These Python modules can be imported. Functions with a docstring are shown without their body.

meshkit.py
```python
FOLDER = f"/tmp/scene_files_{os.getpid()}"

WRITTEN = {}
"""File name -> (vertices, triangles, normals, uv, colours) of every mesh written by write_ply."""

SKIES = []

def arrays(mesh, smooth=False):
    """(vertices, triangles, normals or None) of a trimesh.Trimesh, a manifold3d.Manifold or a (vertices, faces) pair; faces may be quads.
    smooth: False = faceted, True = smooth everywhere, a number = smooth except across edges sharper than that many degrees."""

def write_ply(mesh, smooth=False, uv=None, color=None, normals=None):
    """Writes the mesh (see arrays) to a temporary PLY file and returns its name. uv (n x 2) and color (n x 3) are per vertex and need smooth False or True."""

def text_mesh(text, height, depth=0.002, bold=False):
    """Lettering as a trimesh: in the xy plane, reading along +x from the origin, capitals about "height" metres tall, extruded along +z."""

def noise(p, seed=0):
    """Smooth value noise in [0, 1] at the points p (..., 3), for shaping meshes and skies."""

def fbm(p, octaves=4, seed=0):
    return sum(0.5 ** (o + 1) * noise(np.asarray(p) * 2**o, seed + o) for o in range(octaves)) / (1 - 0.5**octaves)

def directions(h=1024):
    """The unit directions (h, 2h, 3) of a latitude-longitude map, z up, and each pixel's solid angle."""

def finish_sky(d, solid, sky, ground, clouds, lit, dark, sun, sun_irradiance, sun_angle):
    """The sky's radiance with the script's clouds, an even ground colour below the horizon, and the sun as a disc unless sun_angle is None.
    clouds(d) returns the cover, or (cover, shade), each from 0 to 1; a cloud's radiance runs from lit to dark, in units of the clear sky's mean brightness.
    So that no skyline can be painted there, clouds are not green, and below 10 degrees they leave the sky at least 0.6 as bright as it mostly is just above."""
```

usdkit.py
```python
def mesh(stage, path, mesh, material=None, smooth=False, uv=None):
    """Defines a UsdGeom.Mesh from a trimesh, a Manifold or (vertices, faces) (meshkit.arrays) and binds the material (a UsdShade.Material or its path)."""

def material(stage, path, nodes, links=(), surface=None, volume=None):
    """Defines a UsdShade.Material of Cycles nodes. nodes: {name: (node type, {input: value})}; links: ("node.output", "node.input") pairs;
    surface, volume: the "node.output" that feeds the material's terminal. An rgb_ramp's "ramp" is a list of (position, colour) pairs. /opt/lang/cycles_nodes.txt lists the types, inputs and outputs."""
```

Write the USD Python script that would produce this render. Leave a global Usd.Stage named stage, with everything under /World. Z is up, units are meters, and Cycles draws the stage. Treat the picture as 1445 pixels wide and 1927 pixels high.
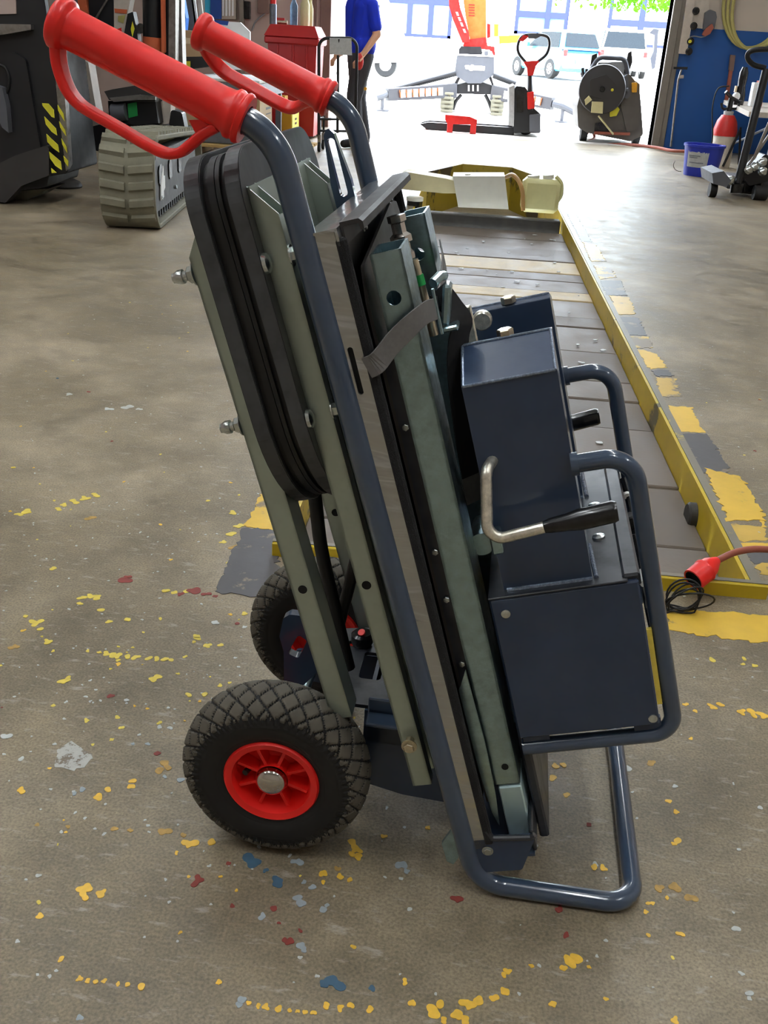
import math, random
import numpy as np
import trimesh, manifold3d, usdkit, meshkit
from shapely.geometry import Polygon, Point, LineString, box as sbox
from shapely import affinity
from pxr import Usd, UsdGeom, UsdLux, UsdShade, Gf, Sdf, Vt

stage = Usd.Stage.CreateInMemory()
UsdGeom.Xform.Define(stage, '/World')
UsdGeom.Scope.Define(stage, '/World/Looks')
W, H, FPX = 1445, 1927, 1832.0
# ------------------------------------------------------------------ camera, sky, sun, exposure
PITCH, YAW, ROLL, CAMH = math.radians(25.75), math.radians(3.39), math.radians(3.41), 1.10
EXPOSURE = 1.15
_f = np.array([-math.sin(YAW) * math.cos(PITCH), math.cos(YAW) * math.cos(PITCH), -math.sin(PITCH)])
_r0 = np.array([math.cos(YAW), math.sin(YAW), 0.0]); _u0 = np.cross(_r0, _f)
CR = math.cos(ROLL) * _r0 + math.sin(ROLL) * _u0
CU = -math.sin(ROLL) * _r0 + math.cos(ROLL) * _u0
CO = np.array([0, 0, CAMH])
cam = UsdGeom.Camera.Define(stage, '/World/camera')
m4 = np.eye(4); m4[0, :3], m4[1, :3], m4[2, :3], m4[3, :3] = CR, CU, -_f, CO
cam.AddTransformOp().Set(Gf.Matrix4d(*m4.ravel().tolist()))
cam.CreateHorizontalApertureAttr(36.0); cam.CreateVerticalApertureAttr(36.0 * H / W)
cam.CreateFocalLengthAttr(36.0 * FPX / W)
cam.CreateFStopAttr(0.0)
cam.CreateClippingRangeAttr(Gf.Vec2f(0.05, 2000))
cam.CreateExposureAttr(EXPOSURE)

SKY_STRENGTH, SUN_STRENGTH, LAMP = 2.2, 7.0, 27.0
dome = UsdLux.DomeLight.Define(stage, '/World/sky')
dome.CreateColorAttr(Gf.Vec3f(0.78, 0.88, 1.0)); dome.CreateIntensityAttr(SKY_STRENGTH)
sun = UsdLux.DistantLight.Define(stage, '/World/sun')
sun.CreateIntensityAttr(SUN_STRENGTH); sun.CreateAngleAttr(0.53); sun.CreateColorAttr(Gf.Vec3f(1.0, 0.95, 0.86))
SUN_AZ, SUN_EL = math.radians(62), math.radians(57)      # azimuth from +x towards +y
_sd = np.array([math.cos(SUN_AZ) * math.cos(SUN_EL), math.sin(SUN_AZ) * math.cos(SUN_EL), math.sin(SUN_EL)])   # towards the sun
_z = _sd; _x = np.cross([0, 0, 1.0], _z); _x /= np.linalg.norm(_x); _y = np.cross(_z, _x)
ms = np.eye(4); ms[0, :3], ms[1, :3], ms[2, :3] = _x, _y, _z
sun.AddTransformOp().Set(Gf.Matrix4d(*ms.ravel().tolist()))

def ray(px, py):
    d = _f * FPX + CR * (px - W / 2) - CU * (py - H / 2)
    return d / np.linalg.norm(d)
def ground(px, py, z=0.0):
    d = ray(px, py); return CO + d * ((z - CAMH) / d[2])
def at(px, py, Y):
    """the point of the upright plane y = Y that the pixel looks at"""
    d = ray(px, py); return CO + d * (Y / d[1])

# ------------------------------------------------------------------ materials
def lin(r, g, b):
    return tuple(((c / 255) / 12.92 if c / 255 <= 0.04045 else ((c / 255 + 0.055) / 1.055) ** 2.4) for c in (r, g, b))
MATS = {}
def mat(name, rgb, rough=0.5, metal=0.0, var=0.12, scale=14.0, bump=0.0, bscale=60.0, coat=0.0, spec=0.5, emit=0.0, trans=0.0, alt=None, rvar=0.08):
    c = lin(*rgb)
    a = tuple(x * (1 - var) for x in c); b = tuple(min(1, x * (1 + var)) for x in c)
    if alt is not None: b = lin(*alt)
    n = {"t": ("texture_coordinate", {}), "n": ("noise_texture", {"scale": scale, "detail": 5.0, "roughness": 0.6}),
         "r": ("rgb_ramp", {"ramp": [(0.3, a), (0.7, b)]}),
         "mr": ("map_range", {"from_min": 0.3, "from_max": 0.7, "to_min": max(0.02, rough - rvar), "to_max": min(1, rough + rvar)}),
         "p": ("principled_bsdf", {"metallic": metal, "specular_ior_level": spec, "coat_weight": coat, "coat_roughness": 0.08, "transmission_weight": trans})}
    l = [("t.object", "n.vector"), ("n.fac", "r.fac"), ("r.color", "p.base_color"), ("n.fac", "mr.value"), ("mr.result", "p.roughness")]
    if emit:
        n["p"][1]["emission_strength"] = emit; n["p"][1]["emission_color"] = c
    if bump:
        n["n2"] = ("noise_texture", {"scale": bscale, "detail": 4.0}); n["b"] = ("bump", {"strength": bump, "distance": 0.002})
        l += [("t.object", "n2.vector"), ("n2.fac", "b.height"), ("b.normal", "p.normal")]
    MATS[name] = usdkit.material(stage, '/World/Looks/' + name, n, l, surface="p.BSDF")
    return MATS[name]
mat('blue_paint', (56, 72, 94), 0.22, coat=0.9, var=0.04, rvar=.03)
mat('unit_paint', (44, 60, 86), 0.34, coat=0.4, var=0.04, bump=0.04, bscale=400, rvar=.04)
mat('dark_paint', (44, 47, 54), 0.34, coat=0.2, var=0.06)
mat('galvanised', (160, 186, 194), 0.25, metal=0.95, var=0.025, scale=60, rvar=0.015)
mat('galvanised_dull', (174, 186, 178), 0.40, metal=0.85, var=0.03, scale=120, rvar=0.03)
MATS['plate_steel'] = usdkit.material(stage, '/World/Looks/plate_steel', {"t": ("texture_coordinate", {}), "m": ("mapping", {"scale": (5, 5, 24)}), "n": ("noise_texture", {"scale": 1.0, "detail": 3.0, "distortion": .6}),
    "b": ("bump", {"strength": 1.0, "distance": .010}), "p": ("principled_bsdf", {"base_color": lin(186, 188, 190), "metallic": .85, "roughness": .2})},
    [("t.object", "m.vector"), ("m.vector", "n.vector"), ("n.fac", "b.height"), ("b.normal", "p.normal")], surface="p.BSDF")
mat('foot_steel', (196, 224, 230), 0.38, metal=0.6, var=0.03)  # paler bluish steel that paints in a bright reflection on the channel feet
mat('rail_black', (46, 44, 44), 0.55, var=0.1)
mat('zinc', (226, 222, 208), 0.28, metal=0.8, var=0.05, scale=60)
mat('bolt_steel', (205, 212, 212), 0.22, metal=1.0, var=0.05)
mat('brass_bolt', (206, 196, 172), 0.3, metal=1.0, var=0.08)
mat('chrome', (205, 200, 196), 0.14, metal=1.0, var=0.03)
mat('red_plastic', (232, 34, 28), 0.38, var=0.03, scale=5)
mat('rim_red', (240, 36, 30), 0.42, var=0.03)
mat('black_rubber', (19, 19, 20), 0.62, var=0.2, scale=30)
mat('tread_rubber', (86, 81, 71), 0.8, var=0.2, scale=40)
mat('seal_black', (18, 19, 21), 0.5, var=0.1)
mat('pad_black', (34, 35, 37), 0.42, var=0.06)
mat('pad_edge', (72, 74, 77), 0.35, metal=0.2, var=0.08, scale=30)
mat('felt', (30, 30, 32), 0.95, var=0.45, scale=500, bump=0.6, bscale=700, rvar=0.02)
mat('black_plastic', (16, 16, 18), 0.25, var=0.1, coat=0.2)
mat('plate_grey', (66, 63, 60), 0.42, metal=0.5, var=0.05)
mat('webbing', (104, 102, 100), 0.75, var=0.12, scale=200)
mat('webbing_black', (26, 26, 28), 0.8, var=0.2, scale=200)
mat('hole_black', (8, 8, 8), 0.9, var=0.1)
mat('green_tape', (40, 160, 80), 0.5)
mat('weld', (120, 134, 156), 0.2, metal=0.5, coat=.6, var=0.2, scale=300)  # weld colour lightened to paint in bright edge highlights
# ------------------------------------------------------------------ object helpers
_names = {}
def numbered(parent, name):
    k = (parent, name); n = _names.get(k, -1) + 1; _names[k] = n
    return name if n == 0 else f'{name}_{n:03d}'
class Node:
    def __init__(s, path, inv): s.path, s.inv = path, inv
    @property
    def prim(s): return stage.GetPrimAtPath(s.path)
def setdata(prim, **kw):
    for k, v in kw.items():
        if v: prim.SetCustomDataByKey(k, v)
def thing(name, label, cat, loc=(0, 0, 0), rz=0.0, group=None, kind=None):
    p = '/World/' + numbered('/World', name)
    x = UsdGeom.Xform.Define(stage, p)
    x.AddTranslateOp().Set(Gf.Vec3d(*map(float, loc)))
    if rz: x.AddRotateZOp().Set(float(rz))
    setdata(x.GetPrim(), label=label, category=cat, group=group, kind=kind)
    M = trimesh.transformations.translation_matrix(loc) @ trimesh.transformations.rotation_matrix(math.radians(rz), [0, 0, 1])
    return Node(p, np.linalg.inv(M))
def put(parent, name, mesh, m, smooth=32, label=None, kind=None):
    """one Mesh prim, a part of parent; the mesh is given in world coordinates"""
    if isinstance(mesh, (list, tuple)): mesh = cat(*mesh)
    mesh = mesh.copy(); mesh.apply_transform(parent.inv)
    p = parent.path + '/' + numbered(parent.path, name)
    usdkit.mesh(stage, p, mesh, MATS[m] if isinstance(m, str) else m, smooth=smooth)
    setdata(stage.GetPrimAtPath(p), label=label, kind=kind)
    return Node(p, parent.inv)
def node(parent, name, label=None):
    p = parent.path + '/' + numbered(parent.path, name)
    UsdGeom.Xform.Define(stage, p)
    setdata(stage.GetPrimAtPath(p), label=label)
    return Node(p, parent.inv)
def solo(name, mesh, m, label, catg, smooth=32, group=None, kind=None):
    """a thing (or a piece of the setting) that is one mesh"""
    if isinstance(mesh, (list, tuple)): mesh = cat(*mesh)
    b = mesh.bounds; loc = [(b[0, 0] + b[1, 0]) / 2, (b[0, 1] + b[1, 1]) / 2, b[0, 2]]
    mesh = mesh.copy(); mesh.apply_translation([-v for v in loc])
    p = '/World/' + numbered('/World', name)
    g = usdkit.mesh(stage, p, mesh, MATS[m], smooth=smooth)
    g.AddTranslateOp().Set(Gf.Vec3d(*map(float, loc)))
    setdata(g.GetPrim(), label=label, category=catg, group=group, kind=kind)
    return Node(p, trimesh.transformations.translation_matrix([-v for v in loc]))
def dup(src, loc, rz=0.0, label=None):
    prim = src.prim; cd = prim.GetCustomData()
    name = prim.GetName().rsplit('_', 1)[0] if prim.GetName()[-3:].isdigit() else prim.GetName()
    p = '/World/' + numbered('/World', name)
    x = UsdGeom.Xform.Define(stage, p)
    x.GetPrim().GetReferences().AddInternalReference(prim.GetPath())
    x.ClearXformOpOrder()
    x.MakeMatrixXform().Set(Gf.Matrix4d(*(trimesh.transformations.translation_matrix(loc) @ trimesh.transformations.rotation_matrix(math.radians(rz), [0, 0, 1])).T.ravel().tolist()))
    setdata(x.GetPrim(), label=label or cd.get('label'), category=cd.get('category'), group=cd.get('group'))
    x.GetPrim().SetInstanceable(True)
    return Node(p, None)
# ------------------------------------------------------------------ mesh helpers
def cat(*ms): return trimesh.util.concatenate([m for m in ms if m is not None])
def hull(pts): return trimesh.Trimesh(*_hull(np.asarray(pts, float)), process=False)
def _hull(p):
    m = manifold3d.Manifold.hull_points(p.astype(np.float64)).to_mesh()
    return np.array(m.vert_properties[:, :3]), np.array(m.tri_verts)
def bx(x0, x1, y0, y1, z0, z1, b=0.0):
    if b <= 0:
        m = trimesh.creation.box([x1 - x0, y1 - y0, z1 - z0]); m.apply_translation([(x0 + x1) / 2, (y0 + y1) / 2, (z0 + z1) / 2]); return m
    b = min(b, (x1 - x0) * .45, (y1 - y0) * .45, (z1 - z0) * .45)
    P = []
    for X, sx in ((x0, 1), (x1, -1)):
        for Y, sy in ((y0, 1), (y1, -1)):
            for Z, sz in ((z0, 1), (z1, -1)):
                P += [(X, Y + sy * b, Z + sz * b), (X + sx * b, Y, Z + sz * b), (X + sx * b, Y + sy * b, Z)]
    return hull(P)
def loft(sections):
    """convex hull of several points: for wedge bodies"""
    return hull(np.vstack(sections))
def _frames(P, side=None):
    P = np.asarray(P, float); T = np.gradient(P, axis=0)
    d = np.diff(P, axis=0); d /= np.linalg.norm(d, axis=1, keepdims=True) + 1e-12
    T = np.vstack([d[:1], (d[1:] + d[:-1]), d[-1:]]); T /= np.linalg.norm(T, axis=1, keepdims=True) + 1e-12
    A = np.zeros_like(P)
    if side is not None:
        for i in range(len(P)):
            a = np.array(side, float) - np.dot(side, T[i]) * T[i]; A[i] = a / np.linalg.norm(a)
    else:
        a = np.cross(T[0], [0, 0, 1.0]);
        if np.linalg.norm(a) < 1e-3: a = np.cross(T[0], [1.0, 0, 0])
        a /= np.linalg.norm(a)
        for i in range(len(P)):
            a = a - np.dot(a, T[i]) * T[i]; a /= np.linalg.norm(a); A[i] = a
    return P, T, A, np.cross(T, A)
def sweep(P, sec, side=None, scale=None, closed=False):
    P, T, A, B = _frames(P, side); sec = np.asarray(sec, float); k = len(sec)
    sc = np.ones(len(P)) if scale is None else np.asarray(scale, float)
    V = (P[:, None] + sc[:, None, None] * (sec[None, :, :1] * A[:, None] + sec[None, :, 1:] * B[:, None])).reshape(-1, 3)
    n = len(P); F = []
    i, j = np.meshgrid(np.arange(n - 1 if not closed else n), np.arange(k), indexing='ij')
    a = i * k + j; b = i * k + (j + 1) % k; c = ((i + 1) % n) * k + (j + 1) % k; d = ((i + 1) % n) * k + j
    F = np.vstack([np.stack([a, b, c], -1).reshape(-1, 3), np.stack([a, c, d], -1).reshape(-1, 3)])
    if not closed:
        caps = [[0, j + 1, j] for j in range(1, k - 1)] + [[(n - 1) * k, (n - 1) * k + j, (n - 1) * k + j + 1] for j in range(1, k - 1)]
        F = np.vstack([F, caps])
    m = trimesh.Trimesh(V, F, process=False)
    return m
def circ(r, n=16): a = np.arange(n) * 2 * math.pi / n; return np.stack([r * np.cos(a), r * np.sin(a)], -1)
def rrect(w, h, r=0.002, k=3):
    out = []
    for cx, cy, a0 in ((w / 2 - r, h / 2 - r, 0), (-w / 2 + r, h / 2 - r, 90), (-w / 2 + r, -h / 2 + r, 180), (w / 2 - r, -h / 2 + r, 270)):
        for t in np.linspace(a0, a0 + 90, k): out.append((cx + r * math.cos(math.radians(t)), cy + r * math.sin(math.radians(t))))
    return np.array(out)
def fillet(P, rad, k=8):
    P = [np.array(p, float) for p in P]; out = [P[0]]
    rad = [rad] * len(P) if np.ndim(rad) == 0 else rad
    for i in range(1, len(P) - 1):
        a, b, c = P[i - 1], P[i], P[i + 1]; u = (a - b); v = (c - b); lu, lv = np.linalg.norm(u), np.linalg.norm(v); u /= lu; v /= lv
        ang = math.acos(np.clip(np.dot(u, v), -1, 1)); r = rad[i]
        if r <= 0 or ang > math.pi - 0.02: out.append(b); continue
        t = min(r / math.tan(ang / 2), lu * .49, lv * .49); r = t * math.tan(ang / 2)
        cdir = (u + v) / np.linalg.norm(u + v); cc = b + cdir * (r / math.sin(ang / 2))
        p0, p1 = b + u * t, b + v * t; e0, e1 = p0 - cc, p1 - cc; th = math.acos(np.clip(np.dot(e0, e1) / r / r, -1, 1))
        for q in np.linspace(0, 1, k):
            out.append(cc + (math.sin((1 - q) * th) * e0 + math.sin(q * th) * e1) / math.sin(th))
    out.append(P[-1]); return np.array(out)
def tube(P, r, n=16, rad=0.0, k=8):
    return sweep(fillet(P, rad, k) if np.ndim(rad) or rad else np.asarray(P, float), circ(r, n))
def rod(p, q, r, n=16, r2=None):
    return sweep([p, q], circ(r, n), scale=[1, (r2 or r) / r])
def spline(P, k=8):
    P = np.asarray(P, float); Q = np.vstack([2 * P[0] - P[1], P, 2 * P[-1] - P[-2]]); out = []
    for i in range(1, len(Q) - 2):
        for t in np.linspace(0, 1, k, endpoint=False):
            out.append(0.5 * (2 * Q[i] + (Q[i + 1] - Q[i - 1]) * t + (2 * Q[i - 1] - 5 * Q[i] + 4 * Q[i + 1] - Q[i + 2]) * t * t + (3 * Q[i] - Q[i - 1] - 3 * Q[i + 1] + Q[i + 2]) * t ** 3))
    out.append(P[-1]); return np.array(out)
def align(m, d):
    """turn a mesh built about +z so that z points along d"""
    m.apply_transform(trimesh.geometry.align_vectors([0, 0, 1], np.asarray(d, float) / np.linalg.norm(d))); return m
def lathe(prof, n=40, d=(0, 0, 1), c=(0, 0, 0)):
    p = np.asarray(prof, float); a = np.arange(n) * 2 * math.pi / n; k = len(p)
    V = np.stack([p[None, :, 0] * np.cos(a)[:, None], p[None, :, 0] * np.sin(a)[:, None], np.broadcast_to(p[None, :, 1], (n, k))], -1).reshape(-1, 3)
    i, j = np.meshgrid(np.arange(n), np.arange(k - 1), indexing='ij'); i2 = (i + 1) % n
    A, B, C, D = i * k + j, i2 * k + j, i2 * k + j + 1, i * k + j + 1
    F = np.vstack([np.stack([A, B, C], -1).reshape(-1, 3), np.stack([A, C, D], -1).reshape(-1, 3)])
    m = trimesh.Trimesh(V, F, process=False); m.merge_vertices(); m.update_faces(m.nondegenerate_faces())
    if m.is_watertight and m.volume < 0: m.invert()
    align(m, d); m.apply_translation(c); return m
def extr(poly, h):
    if not isinstance(poly, Polygon) and not hasattr(poly, 'geoms'): poly = Polygon(poly)
    gs = [g for g in getattr(poly, 'geoms', [poly]) if g.area > 1e-9]
    return cat(*[trimesh.creation.extrude_polygon(g, h, engine='earcut') for g in gs])
def remap(m, f, flip=False):
    m = m.copy(); v = m.vertices; m.vertices = np.stack(f(v[:, 0], v[:, 1], v[:, 2]), -1)
    if flip: m.invert()
    return m
def prism_y(poly, y0, y1):            # polygon in (x, z)
    return remap(extr(poly, y1 - y0), lambda a, b, h: (a, y1 - h, b))
def prism_x(poly, x0, x1):            # polygon in (y, z)
    return remap(extr(poly, x1 - x0), lambda a, b, h: (x0 + h, a, b))
def prism_z(poly, z0, z1):
    m = extr(poly, z1 - z0); m.apply_translation([0, 0, z0]); return m
def rounded(poly, r, q=6): return Polygon(poly).buffer(-r).buffer(r, quad_segs=q)
def hexbolt(c, d, r=0.008, h=0.006, washer=True):
    ms = [lathe([(0, 0), (r, 0), (r, h * .85), (r * .86, h), (0, h)], 6)]
    if washer: ms.append(lathe([(0, -.0005), (r * 1.35, -.0005), (r * 1.35, .0012), (0, .0012)], 20))
    m = cat(*ms); align(m, d); m.apply_translation(c); return m
def dome(c, d, r, h, n=28):
    t = np.linspace(0, math.pi / 2, 8)
    return lathe([(r, -.003)] + [(r * math.cos(x), h * math.sin(x)) for x in t], n, d, c)
def rot(m, ang, axis, c=(0, 0, 0)):
    m = m.copy(); m.apply_transform(trimesh.transformations.rotation_matrix(ang, axis, c)); return m
def mv(m, *t): m = m.copy(); m.apply_translation(t if len(t) == 3 else t[0]); return m

# ================================================================== THE SETTING
R = random.Random(7); NR = np.random.default_rng(7)
YD = 14.3                                   # the wall with the gate
JL, JR = at(619, 200, YD)[0], at(1244, 150, YD)[0]     # gate jambs
GATE_H, ROOM_H = 4.3, 5.2
XL, XR, YB = -8.5, 6.0, -5.0
def conc(name, base, alt, rough):
    c, a = lin(*base), lin(*alt)
    n = {"t": ("texture_coordinate", {}),
         "n1": ("noise_texture", {"scale": 1.05, "detail": 7.0, "roughness": 0.62, "distortion": 0.4}),
         "n2": ("noise_texture", {"scale": 6.5, "detail": 10.0, "roughness": 0.74}),
         "n3": ("noise_texture", {"scale": 230.0, "detail": 2.0}),
         "mp": ("mapping", {"scale": (1.0, 3.2, 1.0), "rotation": (0, 0, 0.7)}),
         "n4": ("noise_texture", {"scale": 20.0, "detail": 9.0, "roughness": 0.72}),
         "v": ("voronoi_texture", {"scale": 46.0}), "vw": ("noise_texture", {"scale": 3.0}),
         "r1": ("rgb_ramp", {"ramp": [(0.30, tuple(x * .66 for x in c)), (0.48, c), (0.70, a)]}),
         "r2": ("rgb_ramp", {"ramp": [(0.30, (.66, .66, .66)), (0.5, (1, 1, 1)), (0.70, (1.3, 1.28, 1.24))]}),
         "r3": ("rgb_ramp", {"ramp": [(0.30, (.70, .70, .70)), (0.5, (1, 1, 1)), (0.7, (1.26, 1.26, 1.24))]}),
         "r4": ("rgb_ramp", {"ramp": [(0.0, (0, 0, 0)), (0.56, (0, 0, 0)), (0.66, (.6, .6, .6)), (1, (.75, .75, .75))]}),
         "m2": ("mix", {"mix_type": "multiply", "fac": 1.0}), "m3": ("mix", {"mix_type": "multiply", "fac": 1.0}),
         "m4": ("mix", {"mix_type": "mix", "color2": lin(176, 168, 156)}),
         "rv": ("rgb_ramp", {"ramp": [(0.0, (1.7, 1.68, 1.6)), (0.05, (1.5, 1.48, 1.4)), (0.09, (1, 1, 1)), (1, (1, 1, 1))]}),
         "m5": ("mix", {"mix_type": "multiply", "fac": 0.6}),
         "mr": ("map_range", {"from_min": 0.3, "from_max": 0.7, "to_min": rough - .12, "to_max": rough + .12}),
         "b": ("bump", {"strength": 0.18, "distance": 0.002}), "p": ("principled_bsdf", {})}
    l = [("t.object", "n1.vector"), ("t.object", "n2.vector"), ("t.object", "mp.vector"), ("mp.vector", "n4.vector"), ("t.object", "n3.vector"), ("t.object", "v.vector"),
         ("n1.fac", "r1.fac"), ("n2.fac", "r2.fac"), ("n3.fac", "r3.fac"), ("n4.fac", "r4.fac"),
         ("r1.color", "m2.color1"), ("r2.color", "m2.color2"), ("m2.color", "m3.color1"), ("r3.color", "m3.color2"), ("r4.color", "m4.fac"), ("m3.color", "m4.color1"),
         ("v.distance", "rv.fac"), ("m4.color", "m5.color1"), ("rv.color", "m5.color2"), ("m5.color", "p.base_color"),
         ("n2.fac", "mr.value"), ("mr.result", "p.roughness"), ("n3.fac", "b.height"), ("b.normal", "p.normal")]
    MATS[name] = usdkit.material(stage, '/World/Looks/' + name, n, l, surface="p.BSDF")
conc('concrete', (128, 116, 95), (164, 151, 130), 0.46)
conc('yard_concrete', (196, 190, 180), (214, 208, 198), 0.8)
def worn(name, rgb, under, thr, rough=0.45, scale=9.0, bump=.2):
    """paint worn through to what is under it"""
    c, u = lin(*rgb), lin(*under)
    n = {"t": ("texture_coordinate", {}), "n": ("noise_texture", {"scale": scale, "detail": 9.0, "roughness": 0.72}), "n2": ("noise_texture", {"scale": scale * .35, "detail": 4.0}),
         "m": ("math", {"math_type": "add"}), "h": ("math", {"math_type": "multiply", "value2": 0.5}),
         "r": ("rgb_ramp", {"ramp": [(thr - .015, u), (thr + .015, tuple(x * .88 for x in c)), (min(.99, thr + .16), c)]}),
         "b": ("bump", {"strength": bump, "distance": 0.002}), "p": ("principled_bsdf", {"roughness": rough})}
    l = [("t.object", "n.vector"), ("t.object", "n2.vector"), ("n.fac", "m.value1"), ("n2.fac", "m.value2"), ("m.value", "h.value1"), ("h.value", "r.fac"), ("r.color", "p.base_color"), ("n.fac", "b.height"), ("b.normal", "p.normal")]
    MATS[name] = usdkit.material(stage, '/World/Looks/' + name, n, l, surface="p.BSDF")
worn('yellow_floor', (222, 182, 62), (128, 112, 88), 0.40)
worn('yellow_floor_worn', (206, 170, 74), (124, 112, 92), 0.47)
worn('yellow_kerb', (196, 168, 26), (84, 74, 36), 0.42, scale=8)
worn('black_floor', (84, 82, 84), (132, 120, 102), 0.43, scale=14)
worn('yellow_pit', (160, 140, 40), (64, 56, 40), 0.47, scale=5)
worn('kerb_top', (126, 120, 106), (182, 160, 70), 0.40, scale=7)
mat('paint_yellow', (232, 186, 66), 0.42, var=0.12, scale=60)
mat('paint_lemon', (222, 200, 84), 0.45, var=0.12, scale=60)
mat('paint_ochre', (176, 140, 72), 0.6, var=0.25, scale=80)
mat('paint_white', (188, 192, 190), 0.5, var=0.15, scale=60)
mat('paint_grey', (150, 160, 168), 0.5, var=0.12, scale=60)
mat('paint_blue', (60, 92, 116), 0.6, var=0.15, scale=60)
mat('paint_red', (132, 52, 44), 0.6, var=0.2, scale=60)
worn('paint_scuff', (186, 186, 180), (118, 106, 91), 0.47, scale=60)
mat('plank_wood', (92, 81, 71), 0.6, var=0.18, scale=6, bump=.25, bscale=60)
mat('plank_wood_pale', (102, 91, 81), 0.58, var=0.15, scale=7, bump=.25, bscale=60)
mat('plank_yellow', (168, 148, 108), 0.6, var=0.16, scale=9, bump=.2)
mat('beam_dark', (52, 50, 46), 0.6, var=0.4, scale=14, bump=.4)
mat('wall_blue', (10, 78, 150), 0.5, var=0.05, scale=2)
mat('wall_beige', (188, 176, 164), 0.7, var=0.04, scale=3)
mat('wall_mauve', (176, 158, 150), 0.7, var=0.05, scale=3)
mat('ceiling_grey', (214, 215, 212), 0.8, var=0.05)
mat('frame_grey', (128, 122, 114), 0.5, metal=.3, var=0.08)
mat('white_paint', (232, 232, 228), 0.5, var=0.03)
mat('lamp_white', (246, 251, 255), 0.5, emit=LAMP, var=0.0)

# floor with the pit let into it
PX0, PX1, PY0, PITZ = -0.365, 0.756, 2.00, -0.092
PIT = Polygon([(PX0, PY0), (PX1, PY0), (PX1, 9.95), (0.49, 10.72), (-0.04, 10.75), (PX0, 9.85)])
floor_poly = sbox(XL, YB, XR, YD).difference(PIT)
floor = node(Node('/World', np.eye(4)), 'floor')
setdata(floor.prim, label='brown grey concrete workshop floor with paint splashes', category='floor', kind='structure')
put(floor, 'slab', prism_z(floor_poly, -0.25, 0.0), 'concrete', smooth=False)
yard = node(Node('/World', np.eye(4)), 'floor_yard')
setdata(yard.prim, label='sunlit pale concrete yard outside the open gate', category='ground', kind='structure')
def yz(y): return 0.0 if y < 18 else 0.015 * (y - 18)
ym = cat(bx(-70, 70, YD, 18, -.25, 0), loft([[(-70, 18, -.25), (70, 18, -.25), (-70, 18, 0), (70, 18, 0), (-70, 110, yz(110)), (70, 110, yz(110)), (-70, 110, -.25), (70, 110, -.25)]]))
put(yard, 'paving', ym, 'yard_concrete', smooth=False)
# pit: liners, bottom, planks, front bar, end beam
pit = node(Node('/World', np.eye(4)), 'floor_pit')
setdata(pit.prim, label='inspection pit edge of yellow painted steel with worn kerb', category='pit', kind='structure')
ring = list(PIT.exterior.coords)
def liner(a, b, z0, z1, t=.012):
    a, b = np.array(a), np.array(b); d = (b - a) / np.linalg.norm(b - a); nrm = np.array([-d[1], d[0]])
    poly = [tuple(a), tuple(b), tuple(b + nrm * t), tuple(a + nrm * t)]
    return prism_z(Polygon(poly), z0, z1)
rr = [np.array(p) for p in ring[:-1]]
ccw = Polygon(rr).exterior.is_ccw
if not ccw: rr = rr[::-1]
for i in range(len(rr)):
    a, b = rr[i], rr[(i + 1) % len(rr)]
    if abs(a[1] - b[1]) < 1e-6 and abs(a[1] - PY0) < 1e-6: continue
    put(pit, 'pit_wall', liner(a, b, -0.9, -0.0015), 'yellow_kerb' if min(a[1], b[1]) < 9 else 'yellow_pit', smooth=False)
put(pit, 'pit_wall', liner((PX0, PY0), (PX1, PY0), -0.9, -.001), 'yellow_kerb', smooth=False)
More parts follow.
